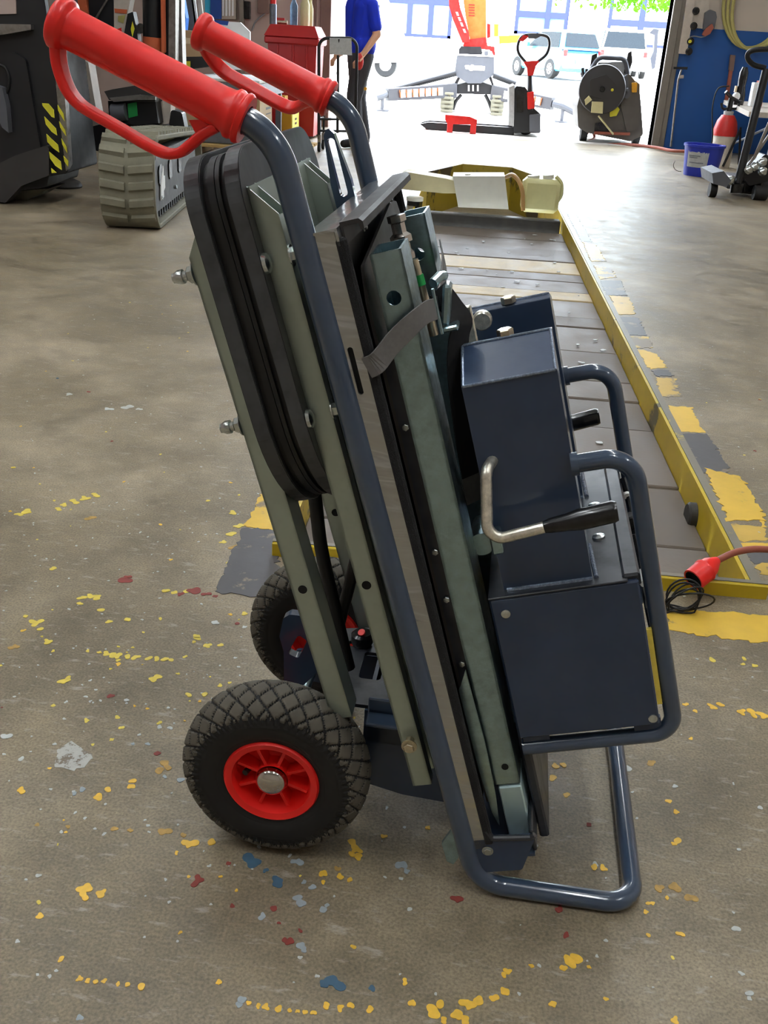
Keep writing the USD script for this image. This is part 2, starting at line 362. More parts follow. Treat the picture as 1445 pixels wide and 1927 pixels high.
put(pit, 'edge_strip', prism_z(Polygon([(PX1 - .002, PY0 + .01), (PX1 + .022, PY0 + .01), (PX1 + .022, 9.95), (PX1 - .002, 9.95)]), -.004, .0015), 'kerb_top', smooth=False, label='worn grey steel strip along the pit edge')
put(pit, 'edge_strip', prism_z(Polygon([(PX0 - .022, PY0 + .01), (PX0 + .002, PY0 + .01), (PX0 + .002, 9.85), (PX0 - .022, 9.85)]), -.004, .0015), 'kerb_top', smooth=False)
put(pit, 'front_bar', cat(bx(PX0 - .01, PX1 + .012, PY0 - .012, PY0 + .008, -.01, .034, .002)), 'yellow_kerb', smooth=False, label='low yellow steel bar across the near end')
put(pit, 'front_bar_cap', bx(PX0 - .01, PX1 + .012, PY0 - .004, PY0 + .010, .034, .0365), 'kerb_top', smooth=False)
put(pit, 'pit_bottom', bx(PX0, PX1, 7.55, 10.76, -.45, -.42), 'concrete', smooth=False)
rest = lathe([(0, -.018), (.034, -.018), (.040, -.012), (.040, .018), (0, .018)], 24, (1, 0, 0), (PX1 - .018, 2.60, -.085))
put(pit, 'round_stop', rest, 'beam_dark', label='dark round steel stop on the pit wall')
cov = thing('pit_cover', 'grey brown wooden planks laid across the inspection pit', 'pit cover', (0.2, 4.6, PITZ))
seams = [2.015, 2.41, 2.815, 3.315, 3.625, 3.86, 4.29, 4.71, 4.90, 5.26, 5.46, 5.74, 5.95, 6.30, 6.70, 7.05, 7.40]
for i in range(len(seams) - 1):
    a, b = seams[i] + .006, seams[i + 1] - .006
    yel = abs(seams[i] - 5.26) < .01 or abs(seams[i] - 5.95) < .01
    dz = R.uniform(-.006, .002)
    put(cov, 'plank', bx(PX0 + .014, PX1 - .014, a, b, PITZ - .045, PITZ + dz, .004), 'plank_yellow' if yel else ('plank_wood' if i % 2 else 'plank_wood_pale'), smooth=False)
solo('end_beam', cat(bx(PX0 + .03, PX1 - .03, 7.42, 7.52, -.16, -.012, .008)), 'beam_dark', 'dark oil-stained timber beam across the pit beyond the planks', 'beam')

# painted stripes and splashes on the floor, thin coats of paint
def ragged(pts, amp=.006, step=.012, seed=1):
    r = np.random.default_rng(seed); g = Polygon(pts).exterior; n = max(8, int(g.length / step)); out = []
    for i in range(n):
        p = g.interpolate(i / n, normalized=True); out.append((p.x + r.normal(0, amp), p.y + r.normal(0, amp)))
    q = Polygon(out).buffer(0)
    return q if q.geom_type == 'Polygon' else max(q.geoms, key=lambda g: g.area)
def coat(poly, z=.0006):
    m = extr(poly, z + .002); m.apply_translation([0, 0, -.002]); return m
def stripe(pxs, m, seed, amp=.005, label=None):
    put(floor, 'painted_stripe', coat(ragged([tuple(ground(*p)[:2]) for p in pxs], amp, seed=seed), .0005 + .00022 * (seed % 7)), m, smooth=False, label=label)
for i, (pp, m) in enumerate([
    ([(1326, 882), (1395, 898), (1442, 978), (1368, 980)], 'yellow_floor'), ([(1257, 764), (1300, 766), (1325, 814), (1274, 812)], 'yellow_floor'),
    ([(1235, 710), (1270, 712), (1280, 746), (1242, 748)], 'yellow_floor_worn'), ([(1194, 655), (1236, 666), (1254, 692), (1222, 695)], 'yellow_floor'),
    ([(1184, 633), (1222, 634), (1228, 655), (1194, 655)], 'yellow_floor_worn'), ([(1146, 556), (1184, 560), (1196, 592), (1162, 592)], 'yellow_floor_worn'),
    ([(1118, 500), (1150, 506), (1158, 522), (1128, 526)], 'yellow_floor_worn'), ([(1096, 455), (1122, 462), (1140, 492), (1112, 492)], 'yellow_floor_worn'),
    ([(1366, 985), (1432, 990), (1445, 1016), (1392, 1018)], 'yellow_floor_worn'), ([(1392, 1022), (1450, 1020), (1462, 1032), (1400, 1038)], 'yellow_floor'),
    ([(1420, 1064), (1470, 1060), (1480, 1086), (1428, 1080)], 'yellow_floor_worn'),
    ([(1276, 816), (1330, 816), (1372, 880), (1362, 896), (1318, 890)], 'black_floor'), ([(1158, 596), (1200, 598), (1218, 632), (1180, 630)], 'black_floor'),
    ([(1226, 697), (1256, 696), (1268, 708), (1236, 709)], 'black_floor'), ([(1128, 528), (1168, 528), (1180, 556), (1142, 556)], 'black_floor'),
    ([(1380, 894), (1388, 896), (1442, 990), (1436, 992)], 'yellow_floor'), ([(1398, 1040), (1445, 1036), (1470, 1062), (1420, 1062)], 'black_floor'),
    ([(1066, 400), (1082, 400), (1114, 455), (1094, 455)], 'black_floor'),
    ([(1258, 1152), (1300, 1148), (1452, 1158), (1456, 1210), (1330, 1198), (1256, 1186)], 'yellow_floor'),
    ([(497, 918), (560, 918), (530, 998), (460, 992)], 'yellow_floor'), ([(458, 994), (530, 999), (516, 1110), (480, 1122), (404, 1116)], 'black_floor'),
]): stripe(pp, m, 20 + i, amp=.004)
def blob(c, r, seed, irr=.3, stretch=1.0, ang=0.0):
    g = np.random.default_rng(seed); n = 16; irr = irr * (.55 if r < .008 else .85); t = np.arange(n) * 2 * math.pi / n
    k = g.normal(0, 1, (3, 2)); rad = r * (1 + irr * sum((k[i, 0] * np.cos((i + 2) * t) + k[i, 1] * np.sin((i + 2) * t)) / (i + 1.5) for i in range(3)))
    rad = np.clip(rad, r * .5, r * 1.5); st = stretch * g.uniform(.85, 1.15); an = ang + g.uniform(-.6, .6)
    x, y = rad * np.cos(t) * st, rad * np.sin(t) / g.uniform(.85, 1.1)
    q = Polygon(np.stack([c[0] + x * math.cos(an) - y * math.sin(an), c[1] + x * math.sin(an) + y * math.cos(an)], -1)).buffer(0)
    if r > .005: q = q.buffer(-r * .18).buffer(r * .30, quad_segs=2).buffer(-r * .12, quad_segs=2)
    return q
SP = dict(   # splashes seen in the photograph: pixel x, y, radius in pixels
 paint_yellow=[(160, 1672, 15), (190, 1682, 12), (158, 1686, 12), (75, 1724, 9), (115, 1805, 7), (357, 1588, 14), (398, 1585, 11), (332, 1605, 5), (185, 1500, 10), (203, 1486, 8), (250, 1470, 9), (247, 1480, 9), (665, 1590, 13), (672, 1600, 10), (662, 1608, 8), (674, 1612, 9),
   (608, 1644, 9), (640, 1650, 8), (658, 1656, 6), (608, 1660, 6), (722, 1574, 7), (40, 1488, 9), (805, 1558, 6), (665, 1782, 6), (412, 1848, 6), (762, 1848, 7), (775, 1888, 9), (815, 1904, 16), (828, 1890, 10), (880, 1890, 16), (900, 1884, 14), (930, 1878, 10), (950, 1866, 10), (955, 1828, 8), (948, 1835, 7), (1072, 1810, 14), (1085, 1804, 12), (1060, 1822, 8), (860, 1910, 15), (875, 1920, 12), (835, 1920, 8),
   (1000, 1818, 5), (1040, 1890, 8), (1140, 1880, 6), (1220, 1760, 5), (1118, 1632, 8), (1135, 1634, 9), (1066, 1496, 8), (1040, 1464, 9), (1045, 1442, 9), (1060, 1440, 7), (1275, 1582, 9), (1268, 1588, 6), (1272, 1528, 7), (1280, 1758, 7), (1215, 1716, 6), (1228, 1700, 5), (1395, 1340, 10), (1415, 1342, 12), (1435, 1346, 11), (1340, 1330, 10), (1355, 1326, 8), (1290, 1326, 6), (1308, 1338, 5), (1300, 1390, 5), (1108, 1820, 5), (1255, 1690, 5), (1220, 1700, 6),
   (150, 1842, 7), (165, 1846, 7), (180, 1848, 6), (196, 1846, 6), (222, 1852, 6), (240, 1853, 7), (266, 1857, 9), (486, 1893, 6), (500, 1895, 8), (524, 1899, 9), (545, 1902, 5), (560, 1903, 5), (574, 1905, 6), (590, 1906, 7), (614, 1893, 8), (640, 1897, 9), (660, 1892, 8), (696, 1900, 8), (468, 1888, 6), (412, 1849, 5), (355, 1650, 4), (415, 1650, 4), (445, 1676, 4)],
 paint_lemon=[(70, 1172, 13), (62, 1170, 9), (76, 1184, 7), (90, 1208, 11), (100, 1225, 5), (120, 1282, 12), (128, 1276, 7), (48, 1160, 6), (182, 1124, 11), (170, 1122, 9), (155, 1125, 9), (150, 1136, 7), (190, 1148, 8), (205, 1170, 7), (240, 1166, 8), (372, 1202, 7), (390, 1214, 8), (415, 1214, 7), (365, 1208, 5), (370, 1198, 8), (292, 1276, 12), (335, 1268, 4), (385, 1307, 8), (355, 1308, 7), (414, 1290, 6), (432, 1285, 4), (460, 1155, 7), (312, 1112, 8), (328, 1115, 8), (350, 1113, 7), (100, 1070, 8), (50, 963, 12), (120, 950, 9), (140, 944, 10), (160, 938, 10), (180, 932, 9), (36, 968, 8), (110, 958, 8), (435, 1005, 12), (450, 990, 10), (420, 1020, 8), (438, 965, 9), (25, 880, 5),
   (187, 1228, 5), (200, 1230, 8), (212, 1233, 9), (222, 1234, 9), (240, 1236, 8), (255, 1237, 9), (280, 1239, 8), (295, 1240, 8), (310, 1241, 8), (322, 1242, 6), (165, 1225, 5), (1240, 1108, 9), (1268, 950, 7), (1280, 1004, 9), (1340, 1242, 8), (1400, 1240, 6), (1362, 1068, 6), (1410, 1186, 4), (1398, 1250, 5), (1420, 1253, 6), (1262, 1005, 6)],
 paint_ochre=[(312, 1440, 14), (300, 1450, 10), (310, 1565, 14), (215, 1560, 8), (245, 1563, 6), (70, 1552, 5), (128, 1556, 6), (26, 1218, 10), (345, 1572, 6), (1225, 1436, 10), (1300, 1690, 12), (1270, 1670, 14), (1240, 1672, 12), (635, 1635, 7), (170, 975, 12), (440, 1030, 10)],
 paint_white=[(12, 1386, 12), (40, 1428, 7), (72, 1648, 6), (170, 1320, 4), (238, 1318, 6), (300, 1368, 6), (320, 1370, 6), (262, 1383, 4), (405, 1172, 8), (460, 1180, 5), (1385, 1748, 8), (1180, 1446, 9), (1166, 1440, 7), (1140, 1770, 5), (1120, 1626, 6), (1270, 1480, 6), (205, 770, 9), (240, 766, 13), (262, 770, 8), (130, 742, 8), (1410, 1870, 8), (1395, 1832, 6), (1430, 1520, 6)],
 paint_grey=[(560, 1690, 10), (566, 1700, 11), (493, 1725, 9), (608, 1712, 9), (615, 1704, 6), (588, 1670, 8), (572, 1660, 6), (566, 1780, 9), (572, 1788, 7), (455, 1882, 10), (450, 1890, 8), (560, 1622, 13), (755, 1628, 12), (765, 1640, 7), (150, 1915, 9), (525, 1900, 7), (340, 1468, 8), (310, 1462, 5), (278, 1400, 5), (250, 1400, 4), (155, 1486, 8), (140, 1494, 5)],
 paint_blue=[(473, 1620, 18), (522, 1660, 14), (630, 1850, 18), (610, 1852, 10), (500, 1638, 6), (700, 1860, 8), (108, 712, 4)],
 paint_red=[(372, 1658, 15), (430, 1625, 6), (515, 1710, 8), (545, 1772, 10), (536, 1770, 7), (437, 1705, 6), (525, 1737, 4), (860, 1692, 12), (1052, 1712, 9), (1108, 1552, 6), (296, 1418, 8), (366, 1112, 14), (388, 1118, 9), (405, 1122, 6), (208, 1310, 8), (235, 1092, 14), (240, 1086, 8), (340, 1118, 8), (1065, 1760, 8), (565, 1752, 5)])
sd = 0
for m, L in SP.items():
    ms = []
    for (x, y, r) in L:
        p = ground(x, y); pr = ground(x + r, y)
        if PIT.buffer(.02).contains(Point(p[0], p[1])): continue
        rad = np.linalg.norm(pr - p); sd += 1
        ms.append(coat(blob(p[:2], rad * .80, sd, irr=.42), .0005 + .0002 * (sd % 4)))
    put(floor, 'paint_splash', cat(*ms), m, smooth=False, kind='stuff', label={'paint_yellow': 'orange yellow paint drips', 'paint_lemon': 'lemon yellow paint drips', 'paint_ochre': 'faded ochre paint marks', 'paint_white': 'white paint specks', 'paint_grey': 'pale grey paint drips', 'paint_blue': 'blue paint drips', 'paint_red': 'dull red paint drips'}[m])
p0 = [ground(*q)[:2] for q in [(95, 1438), (118, 1412), (150, 1400), (172, 1418), (166, 1438), (140, 1450), (112, 1448)]]
put(floor, 'paint_splash', coat(ragged(p0, .005, seed=3)), 'paint_scuff', smooth=False, label='scuffed white paint patch')
for m, n, sc in (('paint_lemon', 130, .0035), ('paint_white', 900, .0022), ('paint_yellow', 80, .0035), ('paint_red', 16, .004)):
    ms = []
    for k in range(n):
        if k % 2: x, y = NR.uniform(-1.6, 1.4), NR.uniform(.6, 4.2)
        else: x, y = NR.normal(-.55, .45), NR.normal(1.5, .6)
        if PIT.buffer(.02).contains(Point(x, y)): continue
        ms.append(coat(blob((x, y), sc * NR.uniform(.4, 1.4), 5000 + k, irr=.4)))
    put(floor, 'paint_fleck', cat(*ms), m, smooth=False, kind='stuff')
ms = [mv(coat(blob((NR.uniform(PX0 + .05, PX1 - .05), NR.uniform(2.1, 7.3)), NR.uniform(.003, .010), 9000 + k, stretch=1.6)), 0, 0, PITZ + .003) for k in range(60)]
put(cov, 'paint_fleck', cat(*ms), 'paint_white', smooth=False, kind='stuff', label='white paint flecks on the planks')

# walls, gate opening, ceiling
def wallpiece(n, parts, label):
    w = node(Node('/World', np.eye(4)), n); setdata(w.prim, label=label, category='wall', kind='structure')
    for nm, me, m in parts: put(w, nm, me, m, smooth=False)
    return w
BL = at(1330, 54, YD)[2]                       # top of the blue dado
wallpiece('wall_front', [('upper_wall', bx(JR, XR, YD, YD + .25, BL, ROOM_H), 'wall_beige'), ('blue_dado', bx(JR, XR, YD - .004, YD + .25, 0, BL), 'wall_blue'),
    ('left_wall', bx(XL, JL - .12, YD, YD + .25, 0, ROOM_H), 'wall_mauve'), ('lintel', bx(JL - .12, JR, YD, YD + .25, GATE_H, ROOM_H), 'wall_beige')], 'front wall with the open gate, blue painted to shoulder height at the right')
wallpiece('wall_left', [('wall', bx(XL - .2, XL, YB, YD + .25, 0, ROOM_H), 'wall_mauve')], 'plain left side wall')
wallpiece('wall_right', [('wall', bx(XR, XR + .2, YB, YD + .25, 0, ROOM_H), 'wall_beige')], 'plain right side wall')
wallpiece('wall_back', [('wall', bx(XL, XR, YB - .2, YB, 0, ROOM_H), 'wall_beige')], 'plain back wall behind the camera')
cl = node(Node('/World', np.eye(4)), 'ceiling'); setdata(cl.prim, label='grey workshop ceiling', category='ceiling', kind='structure')
put(cl, 'deck', bx(XL, XR, YB, YD + .25, ROOM_H, ROOM_H + .2), 'ceiling_grey', smooth=False)
tr = node(Node('/World', np.eye(4)), 'trim_1'); setdata(tr.prim, label='grey steel gate frame beside the blue wall', category='gate frame', kind='structure')
put(tr, 'jamb', cat(bx(JR, JR + .10, YD - .06, YD + .26, 0, GATE_H, .005), bx(JR + .10, JR + .17, YD - .03, YD, 0, GATE_H, .004)), 'frame_grey')
tr = node(Node('/World', np.eye(4)), 'trim_2'); setdata(tr.prim, label='brown steel gate frame behind the red wheeled bin', category='gate frame', kind='structure')
mat('frame_brown', (116, 92, 84), 0.55, var=0.1)
put(tr, 'jamb', cat(bx(JL - .14, JL, YD - .05, YD + .26, 0, GATE_H, .005), bx(JL - .30, JL - .2, YD - .04, YD, 0, GATE_H, .004)), 'frame_brown')
# lamps on the ceiling
k = 0
for lx in (-5.2, -2.2, 0.9, 3.8):
    for ly in (-0.6, 2.2, 5.0, 7.8, 10.6):
        if (lx < -4 and ly > 4) or (lx < -2 and ly > 7) or (lx > 3 and ly > 0): continue
        if k == 0:
            lt = thing('ceiling_lamp', 'long white strip lamp on the workshop ceiling', 'lamp', (lx, ly, ROOM_H), group='strip lamps on the ceiling'); l0 = lt
            put(lt, 'housing', bx(lx - .10, lx + .10, ly - .9, ly + .9, ROOM_H - .07, ROOM_H, .006), 'white_paint')
            put(lt, 'lamp_tube', cat(rod((lx - .05, ly - .85, ROOM_H - .09), (lx - .05, ly + .85, ROOM_H - .09), .02, 10), rod((lx + .05, ly - .85, ROOM_H - .09), (lx + .05, ly + .85, ROOM_H - .09), .02, 10)), 'lamp_white')
        else: dup(lt, (lx, ly, ROOM_H))
        k += 1
# ================================================================== THE TROLLEY AND WHAT IT CARRIES
# trolley frame: u forward, v across (away from the camera), z up; n and s run across and along the leaning back
TO, TRZ = np.array([0, 1.0526, 0.0]), -3.0
TM = trimesh.transformations.translation_matrix(TO) @ trimesh.transformations.rotation_matrix(math.radians(TRZ), [0, 0, 1])
LEAN, S0 = math.radians(16.5), 0.0998
SM = np.eye(4); SM[:3, 0] = [math.cos(LEAN), 0, math.sin(LEAN)]; SM[:3, 2] = [-math.sin(LEAN), 0, math.cos(LEAN)]; SM[0, 3] = S0
def T(m): m = m.copy(); m.apply_transform(TM); return m           # (u, v, z) -> world
def Sl(m): m = m.copy(); m.apply_transform(TM @ SM); return m     # (n, v, s) -> world
def uz(s, n): return (S0 - math.sin(LEAN) * s + math.cos(LEAN) * n, math.cos(LEAN) * s + math.sin(LEAN) * n)
def tw(u, v, z): return (TM @ [u, v, z, 1])[:3]
WD = 0.47
cart = thing('hand_truck', 'blue grey tubular sack truck with red handles and two pneumatic wheels', 'hand truck', TO, TRZ)
r = 0.0142
near = [(-.405, 0, 1.094), (-.198, 0, 1.006), (.103, 0, r), (.329, 0, r)]
far = [(u, WD, z) for u, v, z in near[::-1]]
P = fillet(near + far, [0, .075, .058, .042, .042, .058, .075, 0], 12)
put(cart, 'frame_tube', T(sweep(P, circ(r, 24))), 'blue_paint', smooth=50)
gd = np.array([-.198, 0, .0815]); gd /= np.linalg.norm(gd)
def handle(v, roll):
    a = np.array([-.229, v, 1.0192])
    ax = np.array((gd[0], 0, gd[2]))
    g = lathe([(.0150, .0), (.0240, .0), (.0262, .003), (.0262, .006), (.0242, .008), (.0242, .010), (.0255, .012), (.0255, .016), (.0222, .020), (.0212, .03), (.0206, .10), (.0206, .1965), (.0216, .1992), (.0250, .2012), (.0262, .2040), (.0264, .2085), (.0260, .2125), (.0235, .215), (.0195, .2155), (.018, .2135), (0, .213)], 48, ax, a)
    h = put(cart, 'handle', T(g), 'red_plastic', smooth=40, label='ribbed red plastic hand grip')
    pts = [(-.4275, v, 1.0800), (-.4270, v, 1.0600), (-.4205, v, 1.0390), (-.4100, v, 1.0255), (-.3950, v, 1.0165), (-.3620, v, 1.0010), (-.3350, v, .9880), (-.3160, v, .9815), (-.3010, v, .9835), (-.2885, v, .9925), (-.2755, v, 1.0030), (-.2600, v, 1.0115)]
    gu = sweep(spline(pts, 6), rrect(.024, .0115, .0046, 4), side=(0, 1, 0), scale=np.r_[np.linspace(1.0, .9, 20), np.full(len(pts) * 6 - 5 - 20, .9)])
    rib = prism_y([(-.268, 1.006), (-.280, .998), (-.290, 1.016), (-.27, 1.018)], v - .003, v + .003)
    put(h, 'knuckle_guard', T(rot(cat(gu, rib), roll, ax, a)), 'red_plastic', smooth=50)
handle(0, 0.0); handle(WD, -.85)
# wheels
def wheel(vc, side):
    R0, c = .139, (-.203, vc, .139)
    w = node(cart, 'wheel')
    prof_t = []                     # cross-section of the tyre from bead to bead
    A = np.linspace(-1, 1, 65)
    def cross(q):                   # q in -1..1 over the outer face -> (radius, width offset)
        a = q * math.radians(118); rr = .0385; wv = .0425
        x = math.sin(abs(a)) ** .9 * wv * np.sign(a); y = math.cos(a); y = np.sign(y) * abs(y) ** .9
        return (R0 - rr) + rr * y, x
    n = 576; th = np.linspace(0, 2 * math.pi, n, endpoint=False); k = len(A)
    V = np.zeros((n, k, 3)); Hh = np.zeros((n, k))
    for j, q in enumerate(A):
        rad, x = cross(q)
        e = 1e-3; r1, x1 = cross(min(1, q + e)); r2, x2 = cross(max(-1, q - e)); tn = np.array([r1 - r2, x1 - x2]); tn /= np.linalg.norm(tn); nr = np.array([tn[1], -tn[0]])
        if abs(q) < .58:
            aa = th / (2 * math.pi) * 27; bb = q * 2.5
            d1 = np.abs((aa + bb + .5) % 1 - .5); d2 = np.abs((aa - bb + .5) % 1 - .5); d = np.minimum(d1, d2)
            hgt = np.clip((d - .045) / .045, 0, 1) * .0030
            if abs(q) > .5: hgt = hgt * (np.sin(th * 27 * 2) > -.2)
        elif abs(q) < .66: hgt = .0012 * (np.sin(th * 68) > 0) * np.ones(n)
        elif .69 < abs(q) < .72: hgt = .0012 * np.ones(n)
        else: hgt = np.zeros(n)
        rr = rad - .003 + hgt * 1.0 * nr[0]; xx = x + hgt * nr[1]
        V[:, j] = np.stack([c[0] + rr * np.cos(th), np.broadcast_to(c[1] + xx, (n,)) * 1.0, c[2] + rr * np.sin(th)], -1); Hh[:, j] = hgt
    i, j = np.meshgrid(np.arange(n), np.arange(k - 1), indexing='ij'); i2 = (i + 1) % n
    q0 = np.stack([i * k + j, i * k + j + 1, i2 * k + j + 1, i2 * k + j], -1).reshape(-1, 4)
    hm = Hh.ravel()[q0].mean(1); istread = (hm > .0013)
    def sub(mask):
        q = q0[mask]; return trimesh.Trimesh(V.reshape(-1, 3), np.vstack([q[:, [0, 1, 2]], q[:, [0, 2, 3]]]), process=False)
    def cl(m): m.remove_unreferenced_vertices(); return m
    bead = lathe([(.0700, -.0345), (.0780, -.0385), (.0850, -.0385), (.0850, .0385), (.0780, .0385), (.0700, .0345), (.0700, -.0345)], 72, (0, 1, 0), c)
    put(w, 'tyre', T(cat(cl(sub(~istread)), bead)), 'black_rubber', smooth=60)
    put(w, 'tread', T(cl(sub(istread))), 'tread_rubber', smooth=60, label='dusty diamond pattern tread')
    s = side                        # -1: dished face towards -v
    rp = [(.0675, -.0385), (.0715, -.033), (.0715, .033), (.0675, .0385), (.058, .034), (.056, .012), (.020, .004), (.020, -.026), (.024, -.030), (.024, -.006), (.050, .000), (.0535, -.016), (.058, -.036), (.0675, -.0385)]
    rp = [(a, b * (1 if s < 0 else -1)) for a, b in rp]
    put(w, 'rim', T(lathe(rp, 56, (0, 1, 0), c)), 'rim_red', smooth=40)
    ribs = []
    for q in range(8):
        a = q * math.pi / 4 + .35
        b_ = bx(.022, .054, -.0022, .0022, -.026 if s < 0 else -.002, .002 if s < 0 else .026)
        b_ = remap(b_, lambda x, y, z: (x, z, -y)); b_ = rot(b_, a, (0, 1, 0)); ribs.append(mv(b_, c))
    put(w, 'rim_rib', T(cat(*ribs)), 'rim_red')
    put(w, 'hub_cap', T(dome((c[0], vc + s * .034, c[2]), (0, s, 0), .0225, .013)), 'chrome', smooth=60)
    va = 3.0; vp = np.array([c[0] + .036 * math.cos(va), vc + s * .016, c[2] + .036 * math.sin(va)])
    put(w, 'valve', T(rod(vp, vp + np.array([-.004, s * .014, 0]), .0045, 12)), 'black_plastic')
    put(w, 'hub', T(rod((c[0], vc - .03, c[2]), (c[0], vc + .033, c[2]), .019, 24)), 'black_plastic')
wheel(.045, -1); wheel(WD - .045, 1)
put(cart, 'axle', T(rod((-.203, .05, .139), (-.203, WD - .05, .139), .010, 16)), 'galvanised')
# chassis between the wheels
side_poly = rounded([(-.236, .120), (-.205, .098), (-.10, .088), (-.02, .070), (.05, .066), (.064, .12), (.035, .215), (-.078, .222), (-.085, .165), (-.18, .165), (-.236, .158)], .008)
for v in (.098, .316): put(cart, 'chassis_plate', T(prism_y(side_poly, v, v + .006)), 'unit_paint')
put(cart, 'chassis_floor', T(bx(-.085, .04, .104, .316, .085, .091)), 'unit_paint')
dp = Polygon([(-.125, .104), (-.036, .104), (-.036, .300), (-.10, .315), (-.192, .290)]).difference(Polygon([(-.10, .175), (-.078, .175), (-.078, .235), (-.10, .235)]).buffer(.006)).difference(Point(-.13, .26).buffer(.008))
put(cart, 'deck_plate', T(prism_z(dp, .217, .223)), 'dark_paint', label='dark steel deck plate with a rectangular slot')
put(cart, 'deck_flange', T(cat(bx(-.080, .034, .070, .10, .210, .2165, .002), bx(-.080, .034, .098, .104, .16, .24, .002), bx(-.085, -.079, .1, .318, .09, .217))), 'blue_paint')
ear = rounded([(-.236, .262), (-.230, .296), (-.220, .304), (-.200, .304), (-.188, .285), (-.172, .245), (-.170, .21), (-.205, .165), (-.228, .172), (-.229, .235)], .006).difference(Polygon([(-.216, .235), (-.204, .262), (-.198, .258), (-.208, .232)]).buffer(.005))
put(cart, 'towing_ear', T(prism_y(ear, .196, .212)), 'blue_paint', label='slotted towing ear at the back of the deck')
put(cart, 'weld_seam', T(tube([(-.165, .20, .226), (-.145, .195, .228), (-.128, .19, .226)], .004, 8)), 'weld')
put(cart, 'clamp_knob', T(cat(lathe([(0, 0), (.016, 0), (.018, .006), (.018, .018), (.014, .022), (0, .022)], 24, (0, 0, 1), (-.115, .262, .223)))), 'black_plastic')
put(cart, 'clamp_pin', T(lathe([(0, 0), (.006, 0), (.006, .004), (0, .005)], 16, (-.3, -.5, 1), (-.115, .257, .246))), 'red_plastic')
put(cart, 'tension_strut', T(cat(tube(spline([(-.188, .16, .58), (-.178, .16, .52), (-.168, .16, .447), (-.148, .16, .36), (-.120, .16, .245)], 5), .010, 12))), 'black_rubber', label='black rubber cord down to the deck')
put(cart, 'tension_strut', T(cat(tube(spline([(-.118, .18, .433), (-.129, .18, .369), (-.143, .18, .293), (-.15, .19, .235)], 5), .009, 12))), 'black_rubber')
put(cart, 'foot_clip', T(prism_y([(.048, .072), (.058, .040), (.068, .036), (.074, .05), (.060, .10)], .006, .012)), 'galvanised')
# folded tray in front of the tubes
side = Polygon([(.0, .078), (.0, .945), (.036, .935), (.036, .078)])
def slot(s0, s1, n): return LineString([(n, s0), (n, s1)]).buffer(.0032)
put(cart, 'side_plate', Sl(prism_y(Polygon([(.006, .078), (.006, .944), (.036, .944), (.036, .078)]).difference(slot(.765, .815, .0215)), -.004, .000)), 'plate_steel', label='shiny steel side plate next to the tube')
put(cart, 'side_plate', Sl(prism_y(Polygon([(.006, .078), (.006, .944), (.036, .944), (.036, .078)]), WD, WD + .004)), 'plate_steel')
put(cart, 'slot_backing', Sl(bx(.012, .03, .0005, .003, .76, .82)), 'hole_black')
put(cart, 'back_plate', Sl(bx(.022, .026, .001, WD - .001, .08, .935)), 'seal_black', label='black back panel of the tray')
for v in (-.006, WD - .004):
    put(cart, 'felt_strip', Sl(bx(.034, .047, v, v + .010, .084, .936, .003)), 'felt', label='black woven edge strip')
put(cart, 'top_cap', Sl(cat(bx(.004, .040, -.006, WD + .006, .944, .947), bx(.037, .040, -.006, WD + .006, .928, .946))), 'plate_steel', label='bright folded steel cap along the top')
rl = [(.0405, .950), (.062, .950), (.066, .946), (.066, .938), (.062, .938), (.061, .945), (.044, .945), (.043, .925), (.040, .925)]
put(cart, 'top_rail', Sl(prism_y(rl, .012, WD - .012)), 'rail_black', label='dark folded rail along the top of the tray')
for v in (.10, .33): put(cart, 'rail_bolt', Sl(hexbolt((.048, v, .932), (1, 0, 0), .006, .005)), 'bolt_steel')
# bottom trough
tp = rounded([(.020, .034), (.078, .034), (.104, .086), (.104, .094), (.014, .094), (.014, .05)], .006)
put(cart, 'trough_side', Sl(prism_y(tp, -.004, .002)), 'unit_paint'); put(cart, 'trough_side', Sl(prism_y(tp, WD - .002, WD + .004)), 'unit_paint')
put(cart, 'trough_floor', Sl(bx(.016, .100, .0, WD, .054, .058)), 'unit_paint')
put(cart, 'trough_lip', Sl(cat(tube([(.040, -.002, .110), (.046, -.002, .094), (.100, -.002, .090), (.106, -.002, .094)], .0045, 10, .006), bx(.098, .104, .002, WD, .06, .098, .002))), 'dark_paint')
put(cart, 'trough_front', Sl(bx(.104, .118, .055, WD - .03, .034, .24, .003)), 'dark_paint', label='dark upright front flange of the trough')
put(cart, 'trough_bolt', Sl(hexbolt((.036, -.004, .074), (0, -1, 0), .006, .004)), 'bolt_steel')
# slotted eye plate sticking up behind the cap
ey = Polygon([(-.020, .80), (.010, .80), (.008, .97), (.000, 1.030), (-.007, 1.040), (-.014, 1.030), (-.020, .97)]).buffer(-.004).buffer(.004)
ey = ey.difference(LineString([(-.0065, 1.020), (-.0055, .955)]).buffer(.0055))
put(cart, 'eye_plate', Sl(prism_y(ey, .30, .314)), 'blue_paint', label='slotted lifting eye behind the cap')
put(cart, 'side_bolt', Sl(cat(hexbolt((-.028, .34, .885), (0, -1, 0), .011, .008), rod((-.028, .33, .885), (-.028, .39, .885), .006, 12))), 'bolt_steel')

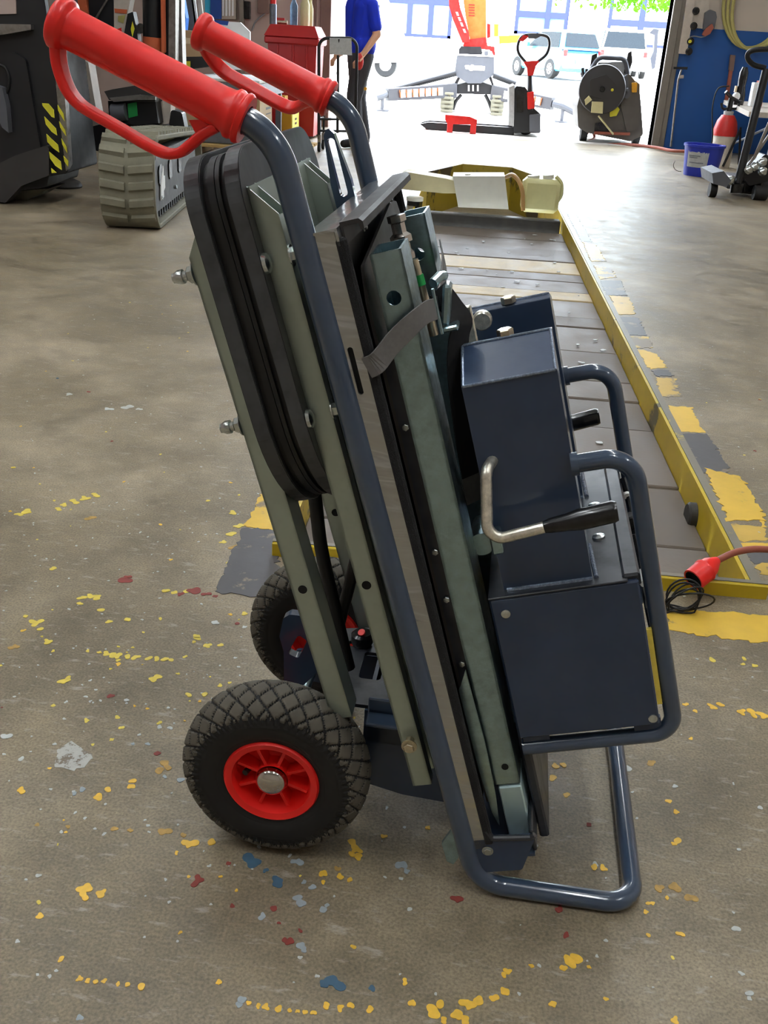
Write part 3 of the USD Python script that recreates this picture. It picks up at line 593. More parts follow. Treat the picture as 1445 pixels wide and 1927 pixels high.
# two rubber-lipped vacuum pads with their galvanised legs
def padpoly(grow=0.0):
    b = sbox(.0, .645, .40, 1.045)
    pts = []
    v0, v1, s0, s1, rt, rb = .0, .40, .596, 1.047, .060, .150
    for cx, cy, rr_, a0 in ((v1 - rt, s1 - rt, rt, 0), (v0 + rt, s1 - rt, rt, 90), (v0 + rb, s0 + rb, rb, 180), (v1 - rb, s0 + rb, rb, 270)):
        for t in np.linspace(a0, a0 + 90, 14): pts.append((cx + rr_ * math.cos(math.radians(t)), cy + rr_ * math.sin(math.radians(t))))
    return Polygon(pts).buffer(grow)
def prism_n(poly, n0, n1): return remap(extr(poly, n1 - n0), lambda a, b, h: (n0 + h, a, b))
def leg(n0, n1, v0, v1, s0, s1, cut):
    """box leg, its top end cut on a slant; cut: how much lower the side away from the pad ends"""
    t = .003
    if cut > 0: q = [(n0, s0), (n1, s0), (n1, s1 - cut), (n0, s1)]
    else: q = [(n0, s0), (n1, s0), (n1, s1), (n0, s1 + cut)]
    a = prism_y(q, v0, v0 + t); c = prism_y(q, v1 - t, v1)
    return cat(a, c, bx(n1 - t, n1, v0, v1, s0, s1 - max(cut, 0)), bx(n0, n0 + t, v0, v1, s0, s1 - max(-cut, 0)))
def vacuum_pad(label, front):
    o = thing('vacuum_pad', label, 'suction pad', tw(*uz(.6, -.09)[:1], 0, .5), TRZ)
    pr = prism_n
    if front:
        put(o, 'pad_plate', Sl(pr(padpoly(), -.070, -.052)), 'pad_black', smooth=25)
        put(o, 'edge_band', Sl(pr(padpoly(.0012).difference(padpoly(-.002)), -.069, -.053)), 'pad_edge', smooth=25, label='grey rim of the pad')
        put(o, 'seal', Sl(cat(pr(padpoly(-.008).difference(padpoly(-.03)), -.079, -.070), pr(padpoly(-.003).difference(padpoly(-.02)), -.082, -.077))), 'seal_black', smooth=25)
        n0, n1 = -.052, -.026
        web = pr(Polygon([(.022, .600), (.022, 1.006), (.345, 1.006), (.345, .600)]), n0, n0 + .003)
        put(o, 'bracket_web', Sl(web), 'galvanised_dull', label='flat galvanised web against the pad')
        for v in (.022, .300):
            q = [(n0, .178), (n1 + .001, .178), (n1 + .001, .972), (n0, 1.007)]
            put(o, 'bracket_leg', Sl(cat(prism_y(q, v, v + .003), bx(n1 - .002, n1 + .001, v, v + .020, .178, .970), prism_y(q, v + .034, v + .037), bx(n0, n0 + .003, v, v + .037, .178, .60))), 'galvanised_dull', label='long galvanised bracket leg')
        put(o, 'leg_hole', Sl(cat(rod((-.040, .0215, .505), (-.040, .023, .505), .0062, 16))), 'hole_black')
        for s in (.925, .74):
            put(o, 'bracket_bolt', Sl(hexbolt((-.025, .030, s), (1, 0, 0), .009, .008)), 'bolt_steel')
            put(o, 'bracket_bolt', Sl(lathe([(0, 0), (.012, 0), (.011, .004), (.006, .007), (0, .007)], 20, (1, 0, 0), (-.052, .0115, s))), 'bolt_steel')
        put(o, 'foot_nut', Sl(cat(rod((-.038, .022, .258), (-.038, .006, .258), .006, 10), hexbolt((-.038, .008, .258), (0, -1, 0), .008, .007))), 'brass_bolt')
    else:
        put(o, 'pad_plate', Sl(pr(padpoly(), -.117, -.098)), 'pad_black', smooth=25)
        put(o, 'edge_band', Sl(pr(padpoly(.0012).difference(padpoly(-.002)), -.116, -.099)), 'pad_edge', smooth=25, label='grey rim of the pad')
        put(o, 'seal', Sl(cat(pr(padpoly(-.008).difference(padpoly(-.03)), -.098, -.089), pr(padpoly(-.003).difference(padpoly(-.02)), -.091, -.083))), 'seal_black', smooth=25)
        n0, n1 = -.148, -.118
        put(o, 'bracket_web', Sl(bx(n1 - .003, n1 + .0005, .045, .330, .66, .985)), 'galvanised_dull')
        for v in (.045, .285):
            q = [(n0, .29), (n1, .29), (n1, .99), (n0, .945)]
            put(o, 'bracket_leg', Sl(cat(prism_y(q, v, v + .003), prism_y(q, v + .037, v + .040), bx(n1 - .003, n1, v, v + .04, .29, .99), bx(n0, n0 + .003, v, v + .04, .29, .945))), 'galvanised_dull', label='galvanised bracket leg on the outer side')
            put(o, 'leg_hole', Sl(rod((-.133, v - .0005, .50), (-.133, v + .001, .50), .0062, 16)), 'hole_black')
        for s in (.925, .735):
            put(o, 'stud', Sl(cat(rod((-.150, .055, s), (-.178, .055, s), .006, 12), hexbolt((-.150, .055, s), (-1, 0, 0), .010, .009), lathe([(0, 0), (.0085, 0), (.0085, .006), (.006, .011), (0, .012)], 14, (-1, 0, 0), (-.165, .055, s)))), 'bolt_steel')
    return o
vacuum_pad('rounded black suction pad with long galvanised legs beside the blue tube', True)
vacuum_pad('rounded black suction pad facing outwards, bolted on the wheel side of its twin', False)

# dark plate with two galvanised channels, strapped into the tray
o = thing('channel_carrier', 'dark plate with two upright galvanised channels strapped in the tray', 'lifting frame', tw(.1, .2, .12), TRZ)
bp = Polygon([(.040, .12), (.040, .852), (.060, .892), (.360, .925), (.405, .918), (.428, .880), (.428, .12), (.36, .10), (.10, .10)]).buffer(-.01).buffer(.01)
put(o, 'carrier_plate', Sl(prism_n(bp, .042, .046)), 'plate_grey', label='dark grey plate with cut corners')
def channel(v0, v1, n0, n1, s0, s1):
    t = .003
    hole = Point((n0 + n1) / 2 - .002, s1 - .052).buffer(.0085)
    q = Polygon([(n0, s0), (n1, s0), (n1, s1), (n0, s1)]).difference(hole)
    return cat(prism_y(q, v0, v0 + t), prism_y(q, v1 - t, v1), bx(n1 - t, n1, v0, v1, s0, s1), bx(n0, n0 + t, v0, v1, s0, s1))
for v in (.036, .300):
    put(o, 'channel', Sl(channel(v, v + .068, .060, .096, .155, .906)), 'galvanised', label='galvanised channel with a round hole near the top')
    put(o, 'channel_foot', Sl(bx(.064, .097, v - .003, v + .060, .062, .152, .002)), 'foot_steel', label='folded foot of the channel, bright reflection painted in')
    put(o, 'foot_hole', Sl(rod((.080, v - .0008, .185), (.080, v + .001, .185), .005, 14)), 'hole_black')
    put(o, 'side_flange', Sl(bx(.046, .061, v + .004, v + .007, .17, .80)), 'dark_paint')
    for s in (.70, .53, .46, .36, .24):
        put(o, 'flange_bolt', Sl(hexbolt((.054, v + .004, s), (0, -1, 0), .0045, .005, False)), 'bolt_steel')
tongue = Polygon([(.045, .33), (.060, .36), (.063, .24), (.061, .15), (.056, .095), (.050, .12), (.046, .20)])
put(o, 'tongue', Sl(prism_y(tongue, .020, .024)), 'galvanised', label='curved steel tongue beside the channel foot')
kn = (.075, .205, .885)
put(o, 'lock_knob', Sl(cat(lathe([(0, 0), (.013, 0), (.013, .008), (.010, .012), (.010, .020), (.014, .022), (.014, .030), (.009, .034), (.009, .046), (.012, .048), (.012, .056), (0, .057)], 6, (0, 0, 1), (.072, .205, .866)), rod((.046, .205, .885), (.075, .205, .885), .006, 12))), 'chrome', smooth=False, label='knurled bright lock knob between the channels')
put(o, 'gas_rod', Sl(rod((.080, .215, .862), (.086, .215, .76), .0065, 12)), 'brass_bolt'); put(o, 'rod_band', Sl(rod((.0816, .215, .842), (.0823, .215, .828), .0072, 12)), 'green_tape', label='green band')

# ratchet strap
o = thing('lashing_strap', 'grey webbing strap with a metal cam buckle around the channels', 'strap', tw(.0, .1, .75), TRZ)
band = lambda P, w=.0115, t=.0012, side=(0, 0, 1): sweep(spline(P, 6), rrect(2 * w, 2 * t, .0005, 2), side=side)
put(o, 'webbing', Sl(band([(.036, -.008, .792), (.050, -.010, .797), (.070, .004, .812), (.094, .016, .826), (.108, .040, .830), (.112, .085, .822), (.113, .115, .818)], .0125)), 'webbing')
put(o, 'webbing_loop', Sl(band([(.113, .13, .820), (.112, .19, .822), (.108, .30, .835), (.100, .37, .845)], .0125)), 'webbing')
put(o, 'strap_tail', Sl(band([(.116, .12, .838), (.128, .12, .812), (.136, .12, .792), (.128, .12, .772), (.119, .12, .735), (.112, .12, .66), (.108, .12, .575)], .016, side=(.75, .66, 0))), 'webbing_black', label='loose black strap tail')
put(o, 'strap_tip', Sl(band([(.1085, .12, .592), (.1075, .12, .575), (.107, .12, .555)], .0165, .0016, side=(.75, .66, 0))), 'webbing', label='folded grey tip of the strap tail')
bk = Sl(cat(bx(.112, .116, .085, .089, .790, .846, .001), bx(.112, .116, .118, .122, .79, .846, .001), bx(.114, .134, .090, .118, .790, .797, .002), rot(bx(.114, .124, .090, .120, .800, .848, .003), .25, (0, 1, 0), (.114, .1, .8)), tube([(.116, .085, .852), (.124, .098, .856), (.126, .118, .852)], .006, 10)))
put(o, 'buckle', bk, 'galvanised', label='shiny steel cam buckle')

# blue steel drive unit with two posts, tube guards and crank handles
o = thing('drive_unit', 'dark blue steel unit with two chamfered posts, crank handles and tube guards', 'machine unit', tw(.25, .22, .25), TRZ)
V0, V1, ST, SB = .034, .422, .452, .231
put(o, 'housing', Sl(bx(.108, .296, V0, V1, SB, ST, .0025)), 'unit_paint')
put(o, 'lid', Sl(cat(bx(.107, .283, V0 - .001, V1, ST, ST + .003, .001), bx(.277, .299, V0 + .006, V1 - .004, ST - .012, ST + .007, .003))), 'dark_paint', label='dark lid of the housing with a folded front edge')
def post(va, vb, cham):
    n0, n1 = .128, .2405
    if cham > 0: q = [(va, ST), (vb, ST), (vb, .760), (vb - .016, .762), (va, .733)]; edge = [(vb, .760), (vb - .016, .762), (va, .733)]
    else: q = [(va, ST), (vb, ST), (vb, .733), (va + .016, .762), (va, .760)]
    m = remap(extr(Polygon(q).buffer(-.003).buffer(.003, quad_segs=3), n1 - n0), lambda a, b, h: (n0 + h, a, b))
    pn = put(o, 'post', Sl(m), 'unit_paint', smooth=25, label='chamfered blue steel post')
    g = []
    f = cham > 0
    va_, vb_ = (va, vb - .016) if f else (vb, va + .016)
    for n in (n0 + .002, n1 - .002): g.append(tube([(n, va_, .733), (n, vb_, .762)], .0019, 8))
    g.append(tube([(n0 + .002, va_, .733), (n1 - .002, va_, .733)], .0020, 8)); g.append(tube([(n0 + .003, vb_, .762), (n1 - .003, vb_, .762)], .0022, 8))
    put(pn, 'weld_seam', Sl(cat(*g)), 'weld')  # lighter seams paint the highlight along the chamfer edges
    w = []
    for a, b in (((n0, va - .002), (n1, va - .002)), ((n1 + .001, va), (n1 + .001, vb))):
        w.append(tube([(a[0] + .004, a[1], ST + .0035), (b[0], b[1], ST + .0035)], .0032, 8))
    put(pn, 'weld_seam', Sl(cat(*w)), 'weld')
    vc_ = (vb - .008) if f else (va + .008)
    put(pn, 'top_bolt', Sl(hexbolt((.184, vc_, .762), (0, 0, 1), .0105, .009, False)), 'brass_bolt', label='brass coloured hexagon bolt on top')
post(V0 + .016, .141, 1); post(.300, .421, -1)
def guard(v):
    rg = .0115
    pts = [(.238, v, .614), (.2995, v, .614), (.3165, v, .447), (.311, v, .2065), (.112, v, .2065)]
    P = fillet([(.238, v, .614), (.311, v, .614), (.3145, v, .2065), (.112, v, .2065)], [0, .052, .030, 0], 14)
    g = put(o, 'guard_tube', Sl(sweep(P, circ(rg, 20))), 'blue_paint', smooth=50)
    put(g, 'collar', Sl(rod((.238, v, .614), (.247, v, .614), .0145, 20)), 'blue_paint')
    put(g, 'end_cap', Sl(rod((.112, v, .2065), (.109, v, .2065), .0118, 16)), 'blue_paint')
    for n0 in (.112, .262): put(g, 'tab', Sl(bx(n0, n0 + .036, v - .004, v + .004, .214, .235)), 'unit_paint')
guard(V0 + .014); guard(V1 - .022)
def crank(v, s0, far=False):
    g = put(o, 'crank_arm', Sl(tube([(.150, v + .055, s0 + .075), (.139, v + .020, s0 + .072), (.1285, v, s0 + .004), (.140, v - .001, s0 - .010), (.205, v - .002, s0 - .002)], .0072, 14, .016)), 'zinc', smooth=50, label='bent bright steel crank arm')
    put(g, 'crank_grip', Sl(sweep([(.196, v - .002, s0 - .003), (.204, v - .002, s0 - .002), (.224, v - .002, s0 - .001), (.238, v - .002, s0), (.278, v - .002, s0 + .004), (.283, v - .002, s0 + .004)], circ(.0135, 20), scale=[.55, .68, .80, .98, 1.0, .86])), 'black_plastic', smooth=40, label='black plastic crank grip')
    put(g, 'crank_hub', Sl(cat(bx(.128, .142, v + .004, v + .03, s0 - .034, s0 - .006, .002))), 'galvanised')
crank(V0 - .026, .560); crank(V1 + .018, .523)
put(o, 'hook_plate', Sl(cat(bx(.126, .140, .225, .232, .62, .787, .002), bx(.110, .140, .225, .232, .60, .63, .002))), 'zinc', label='bright flat hook behind the near post')
put(o, 'hook_roller', Sl(lathe([(0, 0), (.011, 0), (.013, .003), (.013, .014), (.011, .017), (0, .017)], 24, (0, -1, 0), (.150, .245, .762))), 'zinc', smooth=40)
put(o, 'bushing', Sl(rod((.128, .145, .715), (.128, .245, .715), .014, 20)), 'galvanised')
put(o, 'roller', Sl(cat(rod((.105, .10, .500), (.105, .16, .500), .016, 24), rod((.105, .165, .500), (.105, .40, .500), .008, 16))), 'galvanised', label='bright roller between the posts')
for n, v in ((.255, .160), (.255, .262)): put(o, 'lid_screw', Sl(lathe([(0, 0), (.009, 0), (.0085, .003), (.004, .0045), (0, .0045)], 24, (0, 0, 1), (n, v, ST + .003))), 'bolt_steel')
for n, s in ((.126, ST - .022), (.288, SB + .012)): put(o, 'side_screw', Sl(lathe([(0, 0), (.0062, 0), (.006, .002), (.003, .003), (0, .003)], 20, (0, -1, 0), (n, V0, s))), 'bolt_steel')
put(o, 'cable_harness', Sl(cat(tube(spline([(.302, .20, ST - .02), (.306, .18, ST - .06), (.304, .12, ST - .09), (.307, .10, ST - .14)], 6), .004, 8), tube(spline([(.303, .33, ST + .01), (.308, .30, ST - .03), (.306, .24, ST - .05)], 6), .006, 8), bx(.298, .309, .255, .275, ST - .055, ST - .02, .002))), 'black_plastic', label='black cables and connectors on the front')
put(o, 'connector', Sl(cat(rod((.305, .34, ST - .005), (.305, .31, ST - .012), .006, 12), rod((.305, .145, ST - .05), (.305, .12, ST - .055), .006, 12))), 'white_paint', label='white plugs on the front')
put(o, 'yellow_strip', Sl(bx(.2965, .303, V0 + .004, V0 + .010, SB + .03, ST - .075)), 'paint_lemon', label='yellow strip down the front edge')
# ================================================================== THE HALL AND THE YARD BEHIND
def PB(pxs, Y, d, rad=0.0, tilt=0.0):
    """a solid of depth d whose front face at y = Y has the outline seen in the photograph"""
    poly = Polygon([(p[0], p[2]) for p in (at(x, y, Y) for x, y in pxs)])
    if not poly.is_valid: poly = poly.buffer(0)
    if rad: poly = poly.buffer(-rad).buffer(rad, quad_segs=4)
    return prism_y(poly, Y, Y + d)
def RB(x0, y0, x1, y1, Y, d, b=.006, ground_=False):
    """upright box through two opposite pixels on the plane y = Y"""
    a, c = at(x0, y0, Y), at(x1, y1, Y)
    return bx(min(a[0], c[0]), max(a[0], c[0]), Y, Y + d, 0.0 if ground_ else min(a[2], c[2]), max(a[2], c[2]), b)
def PT(pts, Y, r, n=10, rad=0.0):
    Q = [at(p[0], p[1], Y if len(p) < 3 else p[2]) for p in pts]
    return tube(Q, r, n, rad) if rad else tube(np.array(Q), r, n)
def ST(pts, Y, r, n=10, k=5):
    return sweep(spline([at(p[0], p[1], Y if len(p) < 3 else p[2]) for p in pts], k), circ(r, n))
mat('black_paint', (18, 19, 23), 0.42, var=0.15, scale=8)
mat('black_steel', (23, 23, 26), 0.5, var=0.2, scale=10)
mat('dirty_white', (186, 176, 164), 0.55, var=0.12, scale=12)
mat('mast_steel', (150, 146, 142), 0.35, metal=.8, var=0.1)
mat('orange_steel', (196, 96, 58), 0.5, var=0.08)
mat('track_rubber', (122, 119, 102), 0.85, var=0.14, scale=12, bump=.3, bscale=40)
mat('track_side', (54, 52, 51), 0.55, var=0.12)
mat('hazard_yellow', (214, 206, 50), 0.45, var=0.05)
mat('cardboard', (172, 142, 108), 0.8, var=0.06)
mat('cardboard_pale', (206, 184, 152), 0.8, var=0.05)
mat('bin_red', (176, 30, 30), 0.42, var=0.06)
mat('cabinet_yellow', (204, 146, 20), 0.45, var=0.05)
mat('wood_pale', (198, 164, 104), 0.7, var=0.12, scale=20)
mat('table_edge', (112, 118, 128), 0.4, metal=.5, var=0.1)
mat('poster_white', (236, 238, 240), 0.6, var=0.02)
mat('sign_blue', (26, 70, 150), 0.5, var=0.05)
mat('sign_cyan', (60, 190, 232), 0.5, var=0.04)
mat('bright_blue', (20, 120, 220), 0.5, var=0.05)
mat('pet_blue', (120, 150, 180), 0.2, var=0.1, trans=.4)
mat('cream', (206, 198, 150), 0.5, var=0.06)
mat('can_yellow', (196, 192, 140), 0.45, var=0.08, scale=10)
mat('can_white', (212, 212, 200), 0.4, var=0.04)
mat('slab_cream', (198, 190, 150), 0.6, var=0.1, scale=8)
mat('hose_tan', (178, 140, 88), 0.45, var=0.06)
mat('hose_green', (168, 160, 96), 0.45, var=0.08)
mat('hose_red', (156, 84, 66), 0.6, var=0.08)
mat('shirt_blue', (14, 48, 200), 0.8, var=0.08, scale=20)
mat('trouser_grey', (66, 66, 72), 0.85, var=0.1, scale=30)
mat('skin', (214, 160, 128), 0.5, var=0.05)
mat('hair_brown', (64, 46, 34), 0.7, var=0.2)
mat('glove_red', (206, 40, 34), 0.6)
mat('lift_grey', (88, 90, 96), 0.45, var=0.05)
mat('lift_red', (214, 32, 28), 0.4)
mat('lift_orange', (236, 96, 40), 0.42)
mat('washer_grey', (92, 88, 84), 0.5, var=0.12, scale=9)
mat('reel_dark', (48, 46, 46), 0.5, var=0.1)
mat('car_blue', (70, 132, 172), 0.2, coat=.6, var=0.02)
mat('car_white', (232, 234, 236), 0.25, coat=.5, var=0.02)
mat('car_glass', (30, 38, 44), 0.3, var=0.05, spec=.2)
mat('facade', (226, 226, 220), 0.8, var=0.03, scale=1)
mat('window_blue', (30, 40, 128), 0.5, var=0.04)
mat('bucket_blue', (26, 48, 168), 0.4, var=0.05)
mat('label_grey', (176, 178, 178), 0.6, var=0.12, scale=30)
mat('sprayer_red', (206, 42, 36), 0.4)
mat('sprayer_white', (214, 204, 186), 0.45)
mat('bark', (84, 66, 50), 0.9, var=0.25)
mat('print_grey', (120, 124, 128), 0.7)
mat('led_orange', (236, 170, 50), 0.4)
def leafmat(name, rgb):
    c = lin(*rgb)
    MATS[name] = usdkit.material(stage, '/World/Looks/' + name, {"o": ("geometry", {}), "n": ("noise_texture", {"scale": 3.0}), "t": ("texture_coordinate", {}),
        "r": ("rgb_ramp", {"ramp": [(.3, tuple(x * .7 for x in c)), (.7, tuple(min(1, x * 1.25) for x in c))]}), "d": ("diffuse_bsdf", {}), "l": ("translucent_bsdf", {}), "m": ("mix_closure", {"fac": .5})},
        [("t.object", "n.vector"), ("n.fac", "r.fac"), ("r.color", "d.color"), ("r.color", "l.color"), ("d.BSDF", "m.closure1"), ("l.BSDF", "m.closure2")], surface="m.closure")
leafmat('leaf_green', (86, 142, 34))
def glassmat(name):
    MATS[name] = usdkit.material(stage, '/World/Looks/' + name, {"g": ("glossy_bsdf", {"color": (.9, .95, .95), "roughness": .03}), "d": ("principled_bsdf", {"base_color": lin(120, 150, 140), "roughness": .1}), "f": ("fresnel", {"IOR": 1.6}), "m": ("mix_closure", {})},
        [("f.fac", "m.fac"), ("d.BSDF", "m.closure1"), ("g.BSDF", "m.closure2")], surface="m.closure")
glassmat('window_glass')

# ---- far end of the pit: containers and a slab resting there
J = 7.60
o = thing('plastic_canister', 'squat white plastic canister standing in the far end of the pit', 'canister', at(905, 392, J) * [1, 1, 0] + [0, 0, -.12])
put(o, 'body', hull(np.vstack([PB([(852, 332), (950, 332), (957, 394), (862, 390)], J, .26).vertices])) , 'can_white', smooth=30)
put(o, 'spout', rod(at(880, 333, J + .1), at(880, 327, J + .1), .022, 16), 'can_white')
o = thing('plastic_jerrycan', 'yellowed plastic jerrycan standing at the right pit corner', 'canister', at(1018, 400, J) * [1, 1, 0] + [0, 0, -.12])
a = RB(986, 336, 1049, 404, J, .20, .03); put(o, 'body', a, 'can_yellow', smooth=40)
put(o, 'neck_rim', cat(rod(at(1004, 338, J + .1), at(1004, 330, J + .1), .045, 18), rod(at(1032, 336, J + .08), at(1032, 329, J + .08), .04, 18)), 'can_white')
put(o, 'grip', ST([(1046, 332, J + .1), (1056, 345, J + .1), (1056, 366, J + .1), (1048, 380, J + .1)], J, .014), 'can_yellow')
o = thing('foam_slab', 'cream coloured block lying across the left pit corner', 'block', at(800, 360, 7.8))
m = hull(np.vstack([PB([(756, 328), (766, 324), (838, 336), (862, 342), (860, 364), (835, 364), (756, 356)], 7.62, .22).vertices])); put(o, 'body', m, 'slab_cream', smooth=30)
o = thing('drain_hose', 'tan hose arching between the white canister and the jerrycan', 'hose', at(980, 395, J) * [1, 1, 0] + [0, 0, -.12])
put(o, 'pipe', ST([(952, 333, J + .36), (964, 329, J + .08), (976, 341, J - .02), (983, 362, J - .03), (984, 396, J - .02)], J, .016, 12), 'hose_tan')
tb = at(780, 385, 7.64)
o = thing('round_tub', 'small round white tub under the cream block', 'tub', (tb[0], tb[1], tb[2] - .05))
put(o, 'tub_body', lathe([(0, -.07), (.055, -.07), (.060, .03), (.056, .03), (.05, -.05), (0, -.05)], 32, (0, 0, 1), tb), 'black_plastic'); put(o, 'tub_lid', lathe([(0, .03), (.064, .03), (.064, .055), (.05, .06), (0, .06)], 32, (0, 0, 1), tb), 'can_white')

# ---- red plug with cable and the wire bundle at the near pit corner
pl = np.array([.612, 1.985, .058]); dd = np.array([.55, .45, .30]); dd /= np.linalg.norm(dd)
o = thing('power_plug', 'red industrial power plug lying on the near pit bar', 'plug', pl * [1, 1, 0])
put(o, 'plug_body', lathe([(.022, -.031), (.0265, -.031), (.0265, .002), (.028, .004), (.028, .010), (.025, .012), (.022, .026), (.014, .041), (.009, .05), (0, .05)], 32, dd, pl), 'red_plastic', smooth=40)
put(o, 'plug_socket', lathe([(0, -.018), (.0225, -.018), (.0225, -.031), (.021, -.031)], 32, dd, pl), 'hole_black')
e = pl + dd * .047
put(o, 'cable', sweep(spline([e, e + [.05, .03, .012], e + [.11, .055, .012], e + [.19, .08, -.006], e + [.36, .08, -.052], e + [.8, -.2, -.058]], 8), circ(.008, 12)), 'hose_red', label='brown red cable of the plug')
o = thing('wire_bundle', 'loops of thin black wire hanging beside the red plug', 'wire', (.56, 1.90, 0))
g = np.random.default_rng(4)
for q in range(6):
    c = np.array([.560, 1.900, .034]) + g.normal(0, .006, 3); t = np.linspace(0, 2 * math.pi, 22); ra, rb_ = .040 + .012 * g.random(), .022 + .012 * g.random(); an = .9 + .25 * g.normal()
    pts = np.stack([c[0] + ra * np.cos(t) * math.cos(an) - rb_ * np.sin(t) * math.sin(an), c[1] + .015 * np.sin(t * 1.0 + q), c[2] + ra * np.cos(t) * math.sin(an) * .9 + rb_ * np.sin(t) * math.cos(an)], -1)
    pts[:, 2] = np.maximum(pts[:, 2], .006)
    put(o, 'wire', sweep(pts, circ(.0021, 6)), 'black_rubber')

# ---- left: black lift truck with a stabiliser foot
MY = 6.5
o = thing('lift_truck', 'large black machine body with yellow hazard stripes at the left edge', 'machine', at(60, 380, MY) * [1, 1, 0])
bl = at(128, 326, MY); tl = at(-330, 380, MY)
put(o, 'body', PB([(-330, -260), (70, -260), (84, 0), (100, 110), (128, 326), (92, 332), (88, 352), (-330, 410)], MY, .55, .02), 'black_steel')
put(o, 'body_panel', PB([(-200, 110), (25, 98), (48, 112), (80, 300), (70, 330), (-200, 360)], MY - .03, .05, .03), 'black_steel', label='slightly raised black side panel')
put(o, 'skirt', PB([(-330, 326), (-20, 316), (30, 292), (92, 272), (92, 330), (40, 350), (10, 382), (-40, 372), (-330, 400)], MY - .06, .12, .02), 'track_side', label='dark grey lower skirt')
put(o, 'edge_profile', PB([(84, -60), (103, -60), (106, 0), (118, 115), (130, 310), (124, 322), (108, 190), (99, 90)], MY - .02, .06), 'mast_steel', label='bright steel edge profile')
for i, q in enumerate([[(79, 194), (91, 195), (101, 207), (102, 222), (97, 220), (80, 199)], [(83, 219), (105, 242), (107, 255), (97, 248), (86, 234)], [(87, 252), (109, 273), (111, 287), (100, 279), (89, 267)], [(92, 285), (114, 304), (116, 320), (104, 312), (94, 298)], [(96, 316), (106, 325), (97, 326)]]):
    put(o, 'hazard_stripe', PB(q, MY - .068, .006), 'hazard_yellow', smooth=False)
for q in [[(108, 197), (119, 214), (121, 228), (109, 208)], [(111, 228), (122, 245), (124, 256), (113, 240)], [(115, 260), (125, 277), (126, 288), (117, 272)], [(119, 293), (128, 303), (128, 314), (121, 304)]]:
    put(o, 'hazard_stripe', PB(q, MY - .028, .006), 'hazard_yellow', smooth=False)
put(o, 'light_bar', PB([(-60, 44), (58, 46), (58, 56), (0, 66), (-60, 62)], MY - .05, .05), 'mast_steel', label='pale bar near the top')
put(o, 'cab_opening', PB([(-60, -60), (28, -60), (30, 26), (-60, 28)], MY - .01, .02), 'wall_mauve', label='brown pink panel seen through the cab')
put(o, 'hose_loop', ST([(0, 122), (10, 128), (17, 148), (14, 170), (5, 184), (-5, 190)], MY - .04, .008), 'black_rubber')
put(o, 'tread_bar', PB([(-10, 160), (4, 165), (12, 200), (16, 250), (4, 240), (-10, 210)], MY - .09, .06), 'lift_grey')
fc = ground(124, 352, 0)
o2 = put(o, 'foot', lathe([(0, 0), (.115, 0), (.120, .012), (.105, .04), (.05, .066), (0, .07)], 40, (0, 0, 1), fc), 'track_side', smooth=50, label='round stabiliser foot')
put(o2, 'foot_leg', rod(fc + [0, 0, .06], fc + [.01, .0, .26], .03, 16), 'black_steel')
# dark second track under it
put(o, 'rear_track', hull(np.vstack([PB([(-330, 390), (0, 372), (60, 362), (92, 355), (60, 372), (0, 402), (-330, 450)], MY + .15, .3).vertices])), 'track_rubber')

# ---- crawler lift: rubber track, masts, cylinders
o = thing('crawler_lift', 'tracked aerial lift with a grey rubber crawler track and upright masts', 'tracked lift', ground(240, 432))
tb0 = ground(244, 436); ta = math.radians(95.5); td = np.array([math.cos(ta), math.sin(ta), 0]); tn = np.array([math.sin(ta), -math.cos(ta), 0]); tn = -tn if tn[0] > 0 else tn   # tn points left
TW, TH, TL = .325, .50, 1.75
o_c = tb0 + tn * TW / 2 * 0
def tk(l, w, z): return tb0 + td * l + tn * w + np.array([0, 0, z])
loop = []
for t in np.linspace(-math.pi / 2, -math.pi * 1.5, 22): loop.append((.17 + .17 * math.cos(t), .17 + .17 * math.sin(t)))
prof = fillet([(x, z, 0) for x, z in [(.9, 0.0), (.10, 0.0), (0.0, .12), (.02, .40), (.16, .50), (.9, .46), (TL - .15, .42), (TL, .30), (TL - .03, .08), (TL - .2, 0), (.9, 0.0)]], [0, .09, .12, .12, .12, .3, .12, .12, .09, .09, 0], 8)[:, :2]
bp_ = np.array([tk(x, 0, z + .018) for x, z in prof])
put(o, 'track_belt', sweep(bp_, rrect(TW, .030, .006, 2), side=tn), 'track_rubber', smooth=40)
cum = np.r_[0, np.cumsum(np.linalg.norm(np.diff(prof, axis=0), axis=1))]
ctr = np.array([TL / 2, .24])
for q in range(44):
    s = (q + .5) * cum[-1] / 44; x = np.interp(s, cum, prof[:, 0]); z = np.interp(s, cum, prof[:, 1]); x2 = np.interp(min(s + .01, cum[-1]), cum, prof[:, 0]); z2 = np.interp(min(s + .01, cum[-1]), cum, prof[:, 1])
    t2 = np.array([x2 - x, z2 - z]); t2 /= np.linalg.norm(t2) + 1e-9; nr = np.array([t2[1], -t2[0]])
    if np.dot(nr, np.array([x, z]) - ctr) < 0: nr = -nr
    if z < .012 and nr[1] < -.8: continue
    for sgn in (-1, 1):
        P = []
        for w in (.012, .155):
            for e, hh in ((-.030, .010), (.030, .010), (-.016, .034), (.020, .034)):
                off = .018 * (w > .1)
                P.append(tk(x + t2[0] * (e + off) + nr[0] * hh, sgn * w, z + .018 + t2[1] * (e + off) + nr[1] * hh))
        put(o, 'track_lug', hull(P), 'track_rubber', smooth=20)
def tside(poly, w0, w1):
    m = extr(Polygon(poly), w1 - w0); v = m.vertices.copy(); m.vertices = np.array([tk(a, w0 + h, b) for a, b, h in v]); m.fix_normals(); return m
E0 = -TW / 2
put(o, 'track_frame', tside([(.08, .10), (.05, .30), (.12, .40), (.3, .44), (1.3, .42), (1.55, .34), (1.6, .14), (1.4, .10)], E0 + .02, E0 + .10), 'track_side', label='dark grey side frame of the track')
